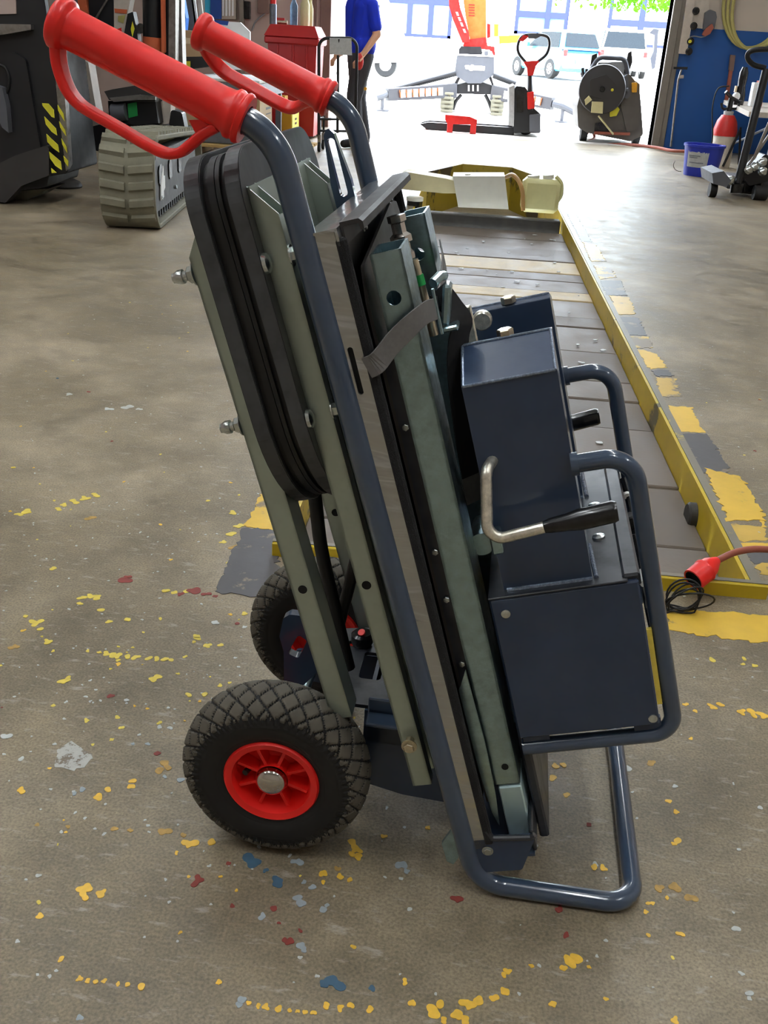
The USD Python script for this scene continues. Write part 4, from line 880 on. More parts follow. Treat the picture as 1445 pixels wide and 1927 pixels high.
put(o, 'frame_shade', tside([(.06, .355), (.16, .435), (1.3, .425), (1.5, .36)], E0 + .015, E0 + .022), 'black_steel')  # black strip painting the shade under the upper belt run
for l in (.20, .52, .85): put(o, 'frame_slot', tside([(l, .26), (l + .025, .24), (l + .09, .25), (l + .10, .30), (l + .09, .36), (l + .03, .36), (l, .33)], E0 + .012, E0 + .022), 'black_plastic')
put(o, 'arrow_sign', tside([(.22, .155), (.235, .27), (.33, .345), (.325, .285), (.36, .285), (.36, .215), (.315, .20), (.31, .165)], E0 + .010, E0 + .016), 'poster_white', smooth=False, label='white arrow sticker')
for i in range(16): put(o, 'drive_tooth', tside([(.10 + i * .075, .055), (.14 + i * .075, .055), (.135 + i * .075, .10), (.105 + i * .075, .10)], E0 + .03, E0 + .09), 'black_rubber')
for l in (.14, .62): put(o, 'frame_bolt', cat(rod(tk(l + .1, E0 + .02, .17), tk(l + .1, E0 + .005, .17), .012, 10)), 'bolt_steel')
Y1 = 7.7
def P_(nm, q, m, Y=Y1, d=.12, lab=None, rad=0.0): return put(o, nm, PB(q, Y, d, rad), m, label=lab)
P_('mast_post', [(104, -80), (124, -80), (128, 0), (150, 250), (124, 250)], 'black_steel', Y1, .2)
P_('mast_plate', [(122, -60), (142, -60), (146, 0), (148, 20), (130, 20), (124, 0)], 'dirty_white', Y1 - .02, .05)
P_('orange_post', [(141, -60), (158, -60), (162, 0), (169, 44), (152, 44), (146, 20)], 'orange_steel', Y1 - .02, .12)
P_('dirty_column', [(143, 105), (166, 118), (178, 190), (190, 255), (198, 268), (188, 273), (176, 272), (160, 200)], 'dirty_white', Y1 - .05, .14, 'dirty white column', .01)
P_('dark_panel', [(165, -60), (222, -60), (214, 0), (216, 70), (168, 44)], 'black_steel', Y1, .3)
put(o, 'stay_rod', PT([(176, 42), (206, -8)], Y1 - .02, .008), 'mast_steel')
P_('sticker_post', [(213, -60), (250, -60), (245, 0), (232, 71), (215, 70)], 'dirty_white', Y1 - .03, .1, 'post with faded red and green stickers')
put(o, 'sticker', PB([(215, 16), (239, 18), (238, 26), (216, 24)], Y1 - .034, .004), 'orange_steel'); put(o, 'sticker', PB([(222, 30), (236, 28), (232, 44), (222, 40)], Y1 - .034, .004), 'hose_green'); put(o, 'sticker', PB([(216, 56), (228, 52), (230, 70), (217, 68)], Y1 - .034, .004), 'lift_red')
P_('pivot_arm', [(240, 26), (250, 22), (258, 60), (262, 110), (232, 110), (232, 72)], 'black_steel', Y1 - .05, .08)
P_('hazard_diamond', [(249, 40), (253, 54), (249, 70), (246, 55)], 'hazard_yellow', Y1 - .056, .004)
put(o, 'hydraulic_cylinder', rod(at(287, -60, Y1), at(288, 70, Y1), .072, 24), 'black_paint', label='black hydraulic cylinder')
put(o, 'cylinder_base', cat(rod(at(288, 70, Y1), at(288, 98, Y1), .074, 24), rod(at(288, 98, Y1), at(290, 116, Y1), .062, 24)), 'orange_steel', label='orange foot of the cylinder')
put(o, 'pale_rail', PB([(301, -60), (307, -60), (309, 98), (304, 104)], Y1 - .08, .05), 'orange_steel')
P_('mast_post', [(306, -60), (318, -60), (316, 125), (318, 200), (306, 200)], 'black_steel', Y1, .2)
P_('steel_upright', [(318, -60), (330, -60), (330, 125), (317, 125)], 'mast_steel', Y1 - .02, .1, 'bright steel upright')
P_('steel_upright', [(333, -60), (341, -60), (341, 20), (344, 125), (337, 125)], 'mast_steel', Y1 + .1, .1)
P_('ball_joint', [(258, 44), (270, 44), (272, 62), (258, 64)], 'chrome', Y1 - .02, .06, None, .02)
P_('cross_bracket', [(196, 172), (212, 168), (260, 160), (292, 178), (292, 192), (222, 190), (205, 188)], 'track_side', Y1 - .2, .2)
P_('bracket_lip', [(205, 184), (262, 178), (292, 182), (292, 188), (258, 188), (214, 192)], 'mast_steel', Y1 - .22, .03)
P_('gear_box', [(203, 190), (292, 186), (298, 232), (262, 236), (206, 228)], 'black_paint', Y1 - .15, .3, 'black gearbox with a green label')
P_('green_label', [(240, 195), (257, 192), (259, 218), (242, 222)], 'green_tape', Y1 - .156, .004)
put(o, 'gear_drum', rod(at(212, 212, Y1 - .16), at(238, 210, Y1 - .16), .06, 20), 'lift_grey')
P_('dirty_column', [(292, 150), (316, 160), (322, 185), (320, 232), (300, 236)], 'dirty_white', Y1 - .02, .12)
P_('undercarriage', [(196, 232), (290, 236), (340, 250), (346, 262), (280, 272), (206, 290), (150, 276), (128, 250)], 'black_steel', Y1 - .1, .5)
P_('hydraulic_arm', [(322, 206), (342, 212), (352, 262), (324, 262), (318, 232)], 'black_paint', Y1 - .12, .1, None, .02)
for q in ((208, 285), (226, 276), (336, 258), (350, 258)): put(o, 'bright_fitting', lathe([(0, -.02), (.03, -.02), (.035, .0), (.02, .02), (0, .022)], 10, (.3, -.6, .4), at(q[0], q[1], Y1 - .25)), 'bolt_steel')
# ---- behind: boxes, table, posters
o = thing('work_table', 'table with a white top and a grey metal edge in front of the posters', 'table', at(420, 250, 10.2) * [1, 1, 0])
tz = at(420, 150, 10.1)[2]; tx0, tx1 = at(346, 145, 10.1)[0], at(488, 152, 10.1)[0]
put(o, 'table_top', bx(tx0, tx1, 10.1, 11.5, tz - .02, tz + .01, .006), 'poster_white'); put(o, 'table_edge', bx(tx0 + .01, tx1 - .01, 10.11, 11.49, tz - .15, tz - .02, .004), 'table_edge')
for x in (tx0 + .05, tx1 - .05):
    for y in (10.6, 11.4): put(o, 'leg', bx(x - .03, x + .03, y - .03, y + .03, 0, tz - .15), 'table_edge')
o = thing('cardboard_box', 'large brown cardboard box standing under the table front', 'box', at(430, 250, 9.9) * [1, 1, 0])
bxm = RB(340, 172, 488, 245, 9.85, .62, .004); zb = bxm.bounds[0][2]
put(o, 'carton', bxm, 'cardboard', smooth=False)
xr = bxm.bounds[1][0]
put(o, 'side_panel', bx(xr, xr + .004, 9.86, 10.46, zb + .01, bxm.bounds[1][2] - .01), 'cardboard_pale', smooth=False, label='pale printed side of the box')
for k_, (z0, z1) in enumerate(((.55, .62), (.40, .43))):
    hh = bxm.bounds[1][2] - zb
    put(o, 'print_mark', bx(xr + .004, xr + .0055, 10.15, 10.40, zb + hh * z0, zb + hh * z1), 'print_grey', smooth=False)
o = thing('wooden_pallet', 'low wooden pallet under the brown cardboard box', 'pallet', at(450, 293, 9.9) * [1, 1, 0])
px0, px1 = at(330, 285, 9.75)[0], at(572, 285, 9.75)[0]
for q in range(4): put(o, 'deck_board', bx(px0, px1, 9.75 + q * .24, 9.75 + q * .24 + .17, .10, .125, .003), 'wood_pale', smooth=False)
for x in np.linspace(px0 + .1, px1 - .1, 3): put(o, 'block', bx(x - .06, x + .06, 9.75, 10.64, 0, .10), 'wood_pale', smooth=False)
solo('grey_crate', bx(bxm.bounds[0][0] + .12, xr + .03, 9.86, 10.45, .126, zb - .002, .01), 'table_edge', 'grey plastic crate on the pallet below the cardboard box', 'crate')
o = thing('cardboard_stack', 'stack of flat brown cartons behind the mast uprights', 'cartons', at(370, 130, 11.0) * [1, 1, 0] + [0, 0, tz + .01])
for i, (q, m) in enumerate([([(338, 56), (392, 62), (393, 74), (340, 70)], 'cardboard'), ([(339, 70), (393, 75), (394, 84), (340, 82)], 'cardboard_pale'), ([(340, 82), (394, 85), (402, 90), (403, 106), (341, 107)], 'cardboard'), ([(341, 107), (394, 106), (401, 92), (403, 124), (342, 132)], 'black_steel')]):
    put(o, 'carton', PB(q, 10.9, .35), m, smooth=False)
put(o, 'yellow_sticker', PB([(345, 115), (358, 115), (358, 127), (346, 127)], 10.894, .006), 'hazard_yellow')
o = thing('leaning_boards', 'grey white boards leaning behind the carton stack', 'boards', at(370, 60, 11.6) * [1, 1, 0])
for q, m in (([(344, -80), (352, -80), (372, 62), (352, 58)], 'lift_grey'), ([(350, -80), (358, -80), (374, 62), (368, 62)], 'poster_white'), ([(362, -80), (368, -80), (386, 62), (378, 62)], 'dirty_white')): put(o, 'board', PB(q, 11.7, .04), m)
solo('blue_sack', PB([(338, -20), (344, 0), (350, 34), (348, 58), (340, 56)], 11.3, .12, .01), 'bright_blue', 'small blue and cyan sack hanging by the uprights', 'sack')
WY = YD - .02
def card(q, m, name, label, catg, Y=WY - .04, d=.03):
    return solo(name, PB(q, Y, d), m, label, catg, smooth=False)
card([(368, -120), (394, -120), (396, 34), (384, 40), (376, 30)], 'poster_white', 'poster', 'white poster strip left of the cyan banner', 'poster')
card([(384, -120), (396, -120), (396, 36), (386, 36)], 'sign_cyan', 'banner', 'cyan banner strip at the back wall', 'banner', WY - .08)
card([(396, -120), (416, -120), (416, 36), (396, 36)], 'sign_blue', 'banner', 'dark blue banner strip beside the cyan one', 'banner', WY - .12)
o = thing('radiator_panel', 'white louvred radiator panel beside the dark blue banner', 'panel', at(430, 40, WY) * [1, 1, 0] + [0, 0, 1])
put(o, 'panel', PB([(416, -120), (444, -120), (444, 36), (416, 36)], WY - .05, .05), 'dirty_white', smooth=False)
for x in (418, 424, 430, 436): put(o, 'louvre', PB([(x, -110), (x + 3.5, -110), (x + 3.5, 30), (x, 30)], WY - .07, .03), 'poster_white', smooth=False)
o = thing('display_board', 'white printed display board with a blue band leaning on the table', 'display board', (at(430, 130, 11.3)[0], 11.3, tz + .01))
put(o, 'board', PB([(388, 48), (392, 38), (452, 42), (470, 60), (470, 132), (402, 130), (395, 80)], 11.32, .05), 'poster_white', smooth=False)
put(o, 'blue_band', PB([(392, 36), (430, 40), (428, 48), (404, 44), (392, 46)], 11.31, .010), 'sign_blue', smooth=False)
put(o, 'blue_band', PB([(384, 34), (390, 38), (392, 60), (387, 64), (383, 50)], 11.28, .03), 'sign_blue', smooth=False)
for q in ([(404, 108), (408, 108), (408, 118), (404, 118)], [(418, 104), (422, 104), (422, 108), (418, 110)], [(429, 104), (432, 104), (432, 118), (429, 118)]): put(o, 'print_mark', PB(q, 11.314, .006), 'sign_blue', smooth=False)
o = thing('conduit_post', 'grey steel post with a black switch box on the back wall', 'post', at(452, 60, WY) * [1, 1, 0])
put(o, 'post', RB(448, -150, 458, 100, WY - .12, .1, .004, True), 'frame_grey'); put(o, 'switch_box', RB(459, 2, 470, 36, WY - .09, .08), 'black_plastic')
solo('notice_board', RB(484, -30, 506, 26, WY - .04, .03), 'frame_brown', 'brown square notice on the wall above the red bin', 'notice')
solo('wall_cable', ST([(474, 58), (480, 42), (492, 30), (504, 22)], WY - .02, .01), 'print_grey', 'thin cable drooping on the wall left of the bin', 'cable')
# ---- yellow cabinet, red bin and the bottles on it
o = thing('tool_cabinet', 'yellow metal cabinet on castors between the boxes and the red bin', 'cabinet', at(535, 262, 11.6) * [1, 1, 0])
put(o, 'body', hull(np.vstack([PB([(518, 196), (525, 190), (548, 205), (548, 262), (520, 258)], 11.6, .5).vertices])), 'cabinet_yellow', smooth=False)
q0, q1 = at(548, 206, 11.6), at(548, 261, 11.6)
put(o, 'side_panel', bx(q0[0], q0[0] + .01, 11.62, 12.08, q1[2], q0[2] - .02), 'hazard_yellow', smooth=False, label='side panel in brighter yellow with sunlight painted in')  # brighter yellow than the body paints sunlight onto this side
for dz in (.25, .45, .6): put(o, 'side_vent', bx(q0[0] + .01, q0[0] + .014, 11.8, 11.9, q1[2] + (q0[2] - q1[2]) * dz, q1[2] + (q0[2] - q1[2]) * dz + .02), 'black_plastic', smooth=False)
for x, y in ((q0[0] - .05, 11.7), (q0[0] - .05, 12.03), (q0[0] - .18, 11.7)): put(o, 'castor', rod((x - .012, y, .03), (x + .012, y, .03), .03, 14), 'black_rubber')
put(o, 'top_block', RB(526, 180, 536, 190, 11.75, .2), 'cabinet_yellow')
BY = 12.3
o = thing('wheeled_bin', 'tall red wheeled rubbish bin with bottles on its lid', 'bin', at(555, 262, BY) * [1, 1, 0])
f0, f1 = at(503, 70, BY), at(596, 70, BY); g0, g1 = at(512, 250, BY), at(588, 250, BY); zt = f0[2]
put(o, 'bin_body', hull([(f0[0], BY, zt), (f1[0], BY, zt), (f0[0], BY + .62, zt), (f1[0], BY + .62, zt), (g0[0], BY + .06, .03), (g1[0], BY + .06, .03), (g0[0], BY + .52, .03), (g1[0], BY + .52, .03)]), 'bin_red', smooth=False)
put(o, 'rim', bx(f0[0] - .03, f1[0] + .03, BY - .04, BY + .65, zt - .06, zt + .02, .015), 'bin_red')
lz = zt + .02
put(o, 'bin_lid', hull([(f0[0] - .03, BY - .05, lz), (f1[0] + .03, BY - .05, lz), (f0[0] - .03, BY + .65, lz), (f1[0] + .03, BY + .65, lz), (f0[0] + .03, BY + .03, lz + .12), (f1[0] - .03, BY + .03, lz + .12), (f0[0] + .03, BY + .55, lz + .12), (f1[0] - .03, BY + .55, lz + .12)]), 'bin_red', smooth=20)
for x in (f0[0] + .12, f0[0] + .30, f0[0] + .46): put(o, 'front_rib', bx(x - .012, x + .012, BY - .012, BY + .05, .5, zt - .06, .004), 'bin_red')
for x in (g0[0] - .02, g1[0] - .02): put(o, 'bin_wheel', rod((x, BY + .5, .1), (x + .04, BY + .5, .1), .1, 20), 'black_rubber')
lt_ = lz + .12
def bottle(name, label, x, y, r, h, m, cap, neck=.35):
    w = at(x, 20, y)[0]; c = (w, y, lt_); t = thing(name, label, 'bottle', c)
    put(t, 'bottle_body', lathe([(0, 0), (r, 0), (r, h * .62), (r * neck, h * .82), (r * neck, h * .93), (0, h * .93)], 24, (0, 0, 1), c), m, smooth=40)
    put(t, 'cap', lathe([(0, h * .92), (r * neck * 1.2, h * .92), (r * neck * 1.2, h), (0, h)], 16, (0, 0, 1), c), cap)
    return t
bottle('water_bottle', 'clear bluish water bottle on the red bin lid', 553, BY + .25, .045, .33, 'pet_blue', 'sign_blue')
bottle('cream_bottle', 'cream coloured bottle with a dark top on the bin lid', 574, BY + .25, .055, .36, 'cream', 'black_plastic', .5)
bottle('squat_bottle', 'slim pale bottle right of the cream bottle', 584, BY + .35, .035, .3, 'cream', 'black_plastic', .5)
c_ = (at(514, 30, BY + .3)[0], BY + .3, lt_); t = thing('spray_can', 'grey spray can with a red top on the left of the bin lid', 'can', c_)
put(t, 'can_body', lathe([(0, 0), (.042, 0), (.042, .20), (.034, .215), (0, .215)], 24, (0, 0, 1), c_), 'table_edge'); put(t, 'can_top', lathe([(0, .2), (.036, .205), (.036, .27), (.03, .28), (0, .28)], 24, (0, 0, 1), c_), 'lift_red', label='red cap')
c_ = np.array([at(531, 30, BY + .2)[0], BY + .2, lt_]); t = thing('pipe_fitting', 'small dark brass pipe fitting lying on the bin lid', 'fitting', c_)
put(t, 'fitting_body', rod(c_ + [-.05, 0, .025], c_ + [.06, 0, .025], .022, 12), 'brass_bolt'); put(t, 'fitting_lever', bx(c_[0] - .06, c_[0] + .03, c_[1] - .01, c_[1] + .01, lt_ + .045, lt_ + .07), 'bin_red')
# ---- black trolley with a sheet of paper
KY = 11.0
o = thing('display_cart', 'tall black tubular trolley with a grey sheet hung on its bow', 'trolley', at(635, 270, KY) * [1, 1, 0])
put(o, 'bow', tube([at(600, 262, KY), at(600, 72, KY), at(672, 72, KY), at(668, 262, KY)], .016, 12, .09), 'black_paint')
put(o, 'center_post', PT([(636, 104), (635, 250)], KY, .014), 'black_paint')
for y in (224, 246): put(o, 'cross_bar', PT([(601, y), (669, y + 1)], KY, .012), 'black_paint')
for x in (601, 668):
    put(o, 'side_rail', tube([at(x, 224, KY), at(x, 224, KY) + [0, .3, 0]], .012, 8), 'black_paint')
    for dy in (0, .3):
        b = at(x, 262, KY) * [1, 0, 0] + [0, KY + dy, 0]
        f = put(o, 'castor_fork', bx(b[0] - .018, b[0] + .018, b[1] - .015, b[1] + .015, .09, .17), 'mast_steel'); put(f, 'castor_wheel', rod(b + [-.014, 0, .05], b + [.014, 0, .05], .05, 18), 'black_rubber')
        if dy: put(o, 'corner_post', tube([b + [0, 0, .16], b + [0, 0, .42]], .012, 8), 'black_paint')
put(o, 'paper_sheet', PB([(620, 71), (661, 72), (662, 104), (620, 102)], KY - .03, .012), 'label_grey', smooth=False, label='crumpled grey sheet')
put(o, 'sheet_clip', PB([(636, 74), (639, 74), (638, 80), (637, 80)], KY - .036, .006), 'black_plastic')
# ---- the worker
def capsule(mans, a, ra, b, rb):
    P = []
    s = trimesh.creation.icosphere(1)
    for c, r_ in ((a, ra), (b, rb)): P.append(s.vertices * r_ + np.asarray(c))
    mans.append(manifold3d.Manifold.hull_points(np.vstack(P)))
def ellip(c, r): s = trimesh.creation.icosphere(2); return manifold3d.Manifold.hull_points(s.vertices * np.asarray(r) + np.asarray(c))
def fuse(ms, ref=.025, it=8):
    m = ms[0]
    for k in ms[1:]: m = m + k
    m = m.refine_to_length(ref).to_mesh(); t = trimesh.Trimesh(np.array(m.vert_properties[:, :3]), np.array(m.tri_verts), process=True)
    trimesh.smoothing.filter_taubin(t, iterations=it); return t
HY = 11.75
hb = at(672, 240, HY) * [1, 1, 0]
BC, BS, BG = math.cos(math.radians(38)), math.sin(math.radians(38)), 1.04
o = thing('person', 'person in a blue polo shirt and grey work trousers walking with red gloves', 'person', hb)
def B(x, y, z): return hb + BG * np.array([x * BC - y * BS, x * BS + y * BC, z])       # he faces left and a little towards the camera
L = []
capsule(L, B(-.02, -.09, .90), .105, B(-.10, -.08, .50), .070); capsule(L, B(-.10, -.08, .50), .066, B(-.04, -.06, .10), .048); capsule(L, B(-.04, -.06, .06), .045, B(-.20, -.08, .035), .034)
capsule(L, B(.03, .09, .90), .105, B(.06, .10, .50), .070); capsule(L, B(.06, .10, .50), .066, B(.16, .10, .10), .046); capsule(L, B(.16, .10, .06), .045, B(.02, .08, .035), .034)
capsule(L, B(-.02, -.09, .92), .115, B(.03, .09, .92), .115); capsule(L, B(0, -.05, .95), .125, B(.0, .05, 1.05), .120)
capsule(L, B(0, -.05, 1.02), .125, B(-.02, -.10, 1.36), .115); capsule(L, B(0, .05, 1.02), .125, B(.0, .10, 1.36), .115); capsule(L, B(-.02, -.15, 1.40), .075, B(.0, .15, 1.40), .075)
capsule(L, B(-.01, 0, 1.40), .075, B(-.03, 0, 1.55), .058)
HEAD = [ellip(B(-.055, 0, 1.67), (.098, .076, .118)), ellip(B(-.07, 0, 1.61), (.075, .062, .085)), ellip(B(-.158, 0, 1.645), (.022, .014, .022))]
L += HEAD
capsule(L, B(.0, -.19, 1.38), .060, B(.04, -.25, 1.12), .046); capsule(L, B(.04, -.25, 1.12), .042, B(-.14, -.30, .94), .030)
capsule(L, B(.0, .19, 1.38), .060, B(.06, .24, 1.10), .046); capsule(L, B(.06, .24, 1.10), .042, B(-.10, .22, .92), .030)
for sy, hx, hy in ((-1, -.14, -.30), (1, -.10, .22)):
    capsule(L, B(hx, hy, .94), .030, B(hx - .06, hy, .89), .034)
    for f in range(4): capsule(L, B(hx - .06, hy - .028 + .018 * f, .885), .0095, B(hx - .105, hy - .030 + .019 * f, .845), .008); capsule(L, B(hx - .105, hy - .030 + .019 * f, .845), .008, B(hx - .105, hy - .026 + .017 * f, .80 + .006 * (f == 0)), .0075)
    capsule(L, B(hx - .03, hy - .03, .90), .011, B(hx - .075, hy - .052, .865), .009)
put(o, 'body', fuse(L, .03, 6), 'skin', smooth=60)
S_ = []
capsule(S_, B(-.02, -.09, 1.0), .141, B(.03, .09, 1.0), .141); capsule(S_, B(0, -.05, 1.00), .142, B(-.02, -.10, 1.36), .128); capsule(S_, B(0, .05, 1.00), .142, B(.0, .10, 1.36), .128); capsule(S_, B(-.02, -.15, 1.40), .088, B(.0, .15, 1.40), .088)
capsule(S_, B(.0, -.19, 1.385), .074, B(.03, -.235, 1.19), .068); capsule(S_, B(.0, .19, 1.385), .074, B(.04, .225, 1.18), .068); capsule(S_, B(-.01, 0, 1.42), .085, B(-.02, 0, 1.47), .070)
put(o, 'polo_shirt', fuse(S_, .03, 6), 'shirt_blue', smooth=60)
S_ = []
capsule(S_, B(-.02, -.09, .90), .122, B(-.10, -.08, .50), .088); capsule(S_, B(-.10, -.08, .50), .086, B(-.04, -.06, .10), .072); capsule(S_, B(.03, .09, .90), .122, B(.06, .10, .50), .088); capsule(S_, B(.06, .10, .50), .086, B(.16, .10, .10), .070); capsule(S_, B(-.02, -.09, .92), .122, B(.03, .09, .92), .122)
put(o, 'trousers', fuse(S_, .03, 6), 'trouser_grey', smooth=60)
S_ = []
capsule(S_, B(-.03, -.06, .06), .056, B(-.21, -.08, .045), .044); capsule(S_, B(.17, .10, .06), .056, B(.0, .08, .045), .044)
put(o, 'shoe', fuse(S_[:1], .02, 4), 'black_rubber', smooth=60); put(o, 'shoe', fuse(S_[1:], .02, 4), 'black_rubber', smooth=60)
put(o, 'hair', fuse([ellip(B(-.035, 0, 1.715), (.098, .084, .090)), ellip(B(.0, 0, 1.66), (.065, .078, .09))], .02, 5), 'hair_brown', smooth=60)
put(o, 'eye', cat(*[trimesh.Trimesh(trimesh.creation.icosphere(1).vertices * .012 + B(-.142, sy * .032, 1.672), trimesh.creation.icosphere(1).faces) for sy in (-1, 1)]), 'black_plastic')
put(o, 'mouth', rod(B(-.140, -.022, 1.594), B(-.140, .022, 1.594), .006, 8), 'lift_red')
put(o, 'glove', fuse([ellip(B(-.19, -.30, .86), (.045, .05, .085))], .015, 4), 'glove_red', smooth=60, label='red work glove')
put(o, 'knee_tag', rod(B(-.03, -.185, .60), B(-.04, -.197, .60), .018, 10), 'led_orange')
# ---- right of the gate: wall fittings
o = thing('socket_column', 'white vertical trunking with round black sockets on the blue wall', 'socket column', at(1290, 50, WY) * [1, 1, 0] + [0, 0, 1.2])
put(o, 'trunking', PB([(1298, -40), (1312, -40), (1306, 20), (1292, 102), (1277, 101), (1290, 20)], WY - .08, .09), 'dirty_white', smooth=False)
put(o, 'socket_plate', PB([(1305, -10), (1335, -10), (1334, 22), (1324, 54), (1300, 52)], WY - .05, .06), 'dirty_white', smooth=False)
for x, y in ((1308, 21), (1304, 49), (1298, 78), (1295, 97)): put(o, 'socket', lathe([(0, 0), (.045, 0), (.045, .05), (.03, .06), (0, .06)], 20, (0, -1, 0), at(x, y, WY - .04)), 'black_plastic')
put(o, 'socket_lid', lathe([(0, 0), (.02, 0), (.02, .02), (0, .02)], 12, (0, -1, 0), at(1298, 78, WY - .10)), 'hazard_yellow')
o = thing('wall_lamp', 'grey hand lamp with a red handle hanging on the blue wall', 'hand lamp', at(1335, 40, WY - .08))
put(o, 'lamp_body', PB([(1324, 48), (1327, 24), (1336, 18), (1347, 22), (1349, 32), (1344, 56), (1324, 56)], WY - .12, .12, .02), 'lift_grey'); put(o, 'lamp_handle', PB([(1328, 54), (1340, 44), (1343, 52), (1336, 64), (1328, 68), (1322, 66)], WY - .14, .08, .01), 'hose_red')
put(o, 'lamp_cord', ST([(1328, 68), (1318, 70), (1306, 68), (1298, 70)], WY - .06, .008), 'print_grey')
o = thing('hose_coil', 'coil of yellow green hose hanging on the upper wall', 'hose', at(1420, 40, WY - .06))
for q in range(3):
    t = np.linspace(0, 2 * math.pi, 40); c = at(1424 + 3 * q, -2 + 5 * q, WY - .06); rx, rz = .40 - .03 * q, .56 - .02 * q
    put(o, 'hose_turn', sweep(np.stack([c[0] + rx * np.cos(t), c[1] - .02 * q + .01 * np.cos(t * 2), c[2] + rz * np.sin(t)], -1), circ(.022, 10)), 'hose_green')
put(o, 'hanger', RB(1415, -100, 1440, -84, WY - .12, .12), 'frame_grey')
o = thing('squeegee', 'long grey squeegee leaning upside down against the blue wall', 'squeegee', at(1262, 275, WY - .1) * [1, 1, 0])
put(o, 'pole', PT([(1282, 131), (1276, 150), (1262, 276)], WY - .10, .014), 'mast_steel'); put(o, 'blade', PB([(1268, 126), (1294, 126), (1293, 131), (1268, 130)], WY - .12, .05), 'black_rubber'); put(o, 'clamp', PT([(1277, 145), (1286, 144)], WY - .10, .022), 'dirty_white')
o = thing('wall_bar', 'rusty red steel bar hung upright on the blue wall', 'bar', at(1372, 180, WY - .06))
put(o, 'shaft', PB([(1373, 132), (1379, 132), (1370, 190), (1364, 190)], WY - .06, .05), 'hose_red'); put(o, 'bar_head', PB([(1375, 103), (1384, 104), (1380, 134), (1372, 132)], WY - .07, .06), 'frame_brown')
solo('floor_hose', ST([(1100, 256, 15.2), (1112, 244, 15.2), (1118, 260, 15.2), (1100, 271, 14.6), (1140, 272, 14.6), (1180, 272, 14.4), (1230, 277, 14.0), (1262, 283, 13.6), (1292, 285, 13.5)], 14, .02), 'hose_red', 'brown red hose lying on the floor along the blue wall', 'hose')
# bucket
bc = ground(1316, 330); s_ = 1 / (FPX / np.dot(bc - CO, _f))
o = thing('blue_bucket', 'blue plastic bucket with a torn grey label near the blue wall', 'bucket', bc)
put(o, 'bucket_body', lathe([(0, 0), (30 * s_, 0), (36 * s_, 51 * s_), (38 * s_, 51 * s_), (38 * s_, 55 * s_), (34 * s_, 55 * s_), (28 * s_, 3 * s_), (0, 3 * s_)], 48, (0, 0, 1), bc), 'bucket_blue', smooth=40)
lab = []
for k_ in range(10):
    t0, t1 = math.radians(205 + k_ * 7), math.radians(205 + (k_ + 1) * 7)
    zz = [(16, 44 - 2 * abs(math.sin(k_ * 1.3)))]
    for z0, z1 in zz:
        P = []
        for t in (t0, t1):
            for z in (z0, z1):
                rr_ = (30 + 6 * z / 58 + .35) * s_
                for e in (0, .0015): P.append((bc[0] + (rr_ + e) * math.cos(t), bc[1] + (rr_ + e) * math.sin(t), z * s_))
        lab.append(hull(P))
put(o, 'label', lab, 'label_grey', smooth=20)
for z, a0, a1 in ((36, 212, 250), (33, 214, 242), (24, 216, 262)):
    P = [(bc[0] + (30 + 6 * z / 58 + .9) * s_ * math.cos(t), bc[1] + (30 + 6 * z / 58 + .9) * s_ * math.sin(t), z * s_) for t in np.radians(np.linspace(a0, a1, 8))]
    put(o, 'label_print', sweep(P, rrect(.012, .003, .001, 2), side=(0, 0, 1)), 'print_grey')
hp = [bc + np.array([-36 * s_ * math.cos(t), -.30 * 36 * s_ * 0 - .06 - 36 * s_ * math.sin(t) * .3, (56 - 40 * math.sin(t)) * s_]) for t in np.linspace(0, math.pi, 14)]
t = np.linspace(math.radians(150), math.radians(280), 14); put(o, 'bail', sweep(np.stack([bc[0] - 38 * s_ + 14 * s_ * np.cos(t) - 2 * s_, bc[1] - .08 + 0 * t, 18 * s_ + 12 * s_ * np.sin(t)], -1), circ(.004, 8)), 'mast_steel')
# tall black lift jack on castors
KJ = 9.35
o = thing('workshop_jack', 'black hydraulic trolley jack with a tall looped handle near the right edge', 'jack', ground(1392, 372))
jc = ground(1392, 366)
put(o, 'handle_shaft', rod(at(1442, 130, KJ + .1), at(1388, 345, KJ), .035, 16), 'black_paint')
put(o, 'handle_loop', sweep(spline([at(1440, 128, KJ + .1), at(1418, 122, KJ + .1), at(1407, 110, KJ + .1), at(1410, 98, KJ + .1), at(1430, 93, KJ + .1), at(1470, 95, KJ + .1), at(1480, 112, KJ + .1), at(1455, 126, KJ + .1)], 6), circ(.022, 12)), 'black_paint', smooth=50)
put(o, 'jack_frame', cat(bx(jc[0] - .18, jc[0] + .26, jc[1] - .16, jc[1] + .2, .06, .17, .02), hull(np.vstack([PB([(1340, 326), (1362, 322), (1376, 340), (1366, 352), (1342, 346)], KJ - .1, .5).vertices]))), 'lift_grey')
put(o, 'pump_block', cat(bx(jc[0] - .06, jc[0] + .14, jc[1] - .2, jc[1] + .06, .03, .2, .02), rod(at(1388, 345, KJ), at(1386, 362, KJ), .06, 16)), 'black_plastic')
for x, y in ((1341, 357), (1425, 358), (1440, 345)):
    w = at(x, y, KJ); put(o, 'castor_wheel', rod((w[0] - .03, w[1], .062), (w[0] + .03, w[1], .062), .062, 18), 'black_rubber')
for q in ((1410, 318), (1422, 312), (1436, 304), (1376, 338), (1436, 322)): put(o, 'bright_fitting', lathe([(0, -.03), (.035, -.03), (.04, 0), (.02, .03), (0, .03)], 10, (.3, -.5, .6), at(q[0], q[1], KJ - .05)), 'bolt_steel')
put(o, 'lever', cat(PT([(1418, 300), (1450, 225)], KJ - .05, .014), PT([(1408, 312), (1450, 250)], KJ - .02, .012)), 'mast_steel')
put(o, 'link_arm', cat(PB([(1395, 330), (1440, 290), (1460, 300), (1450, 340), (1410, 350)], KJ + .05, .2, .02)), 'black_steel')
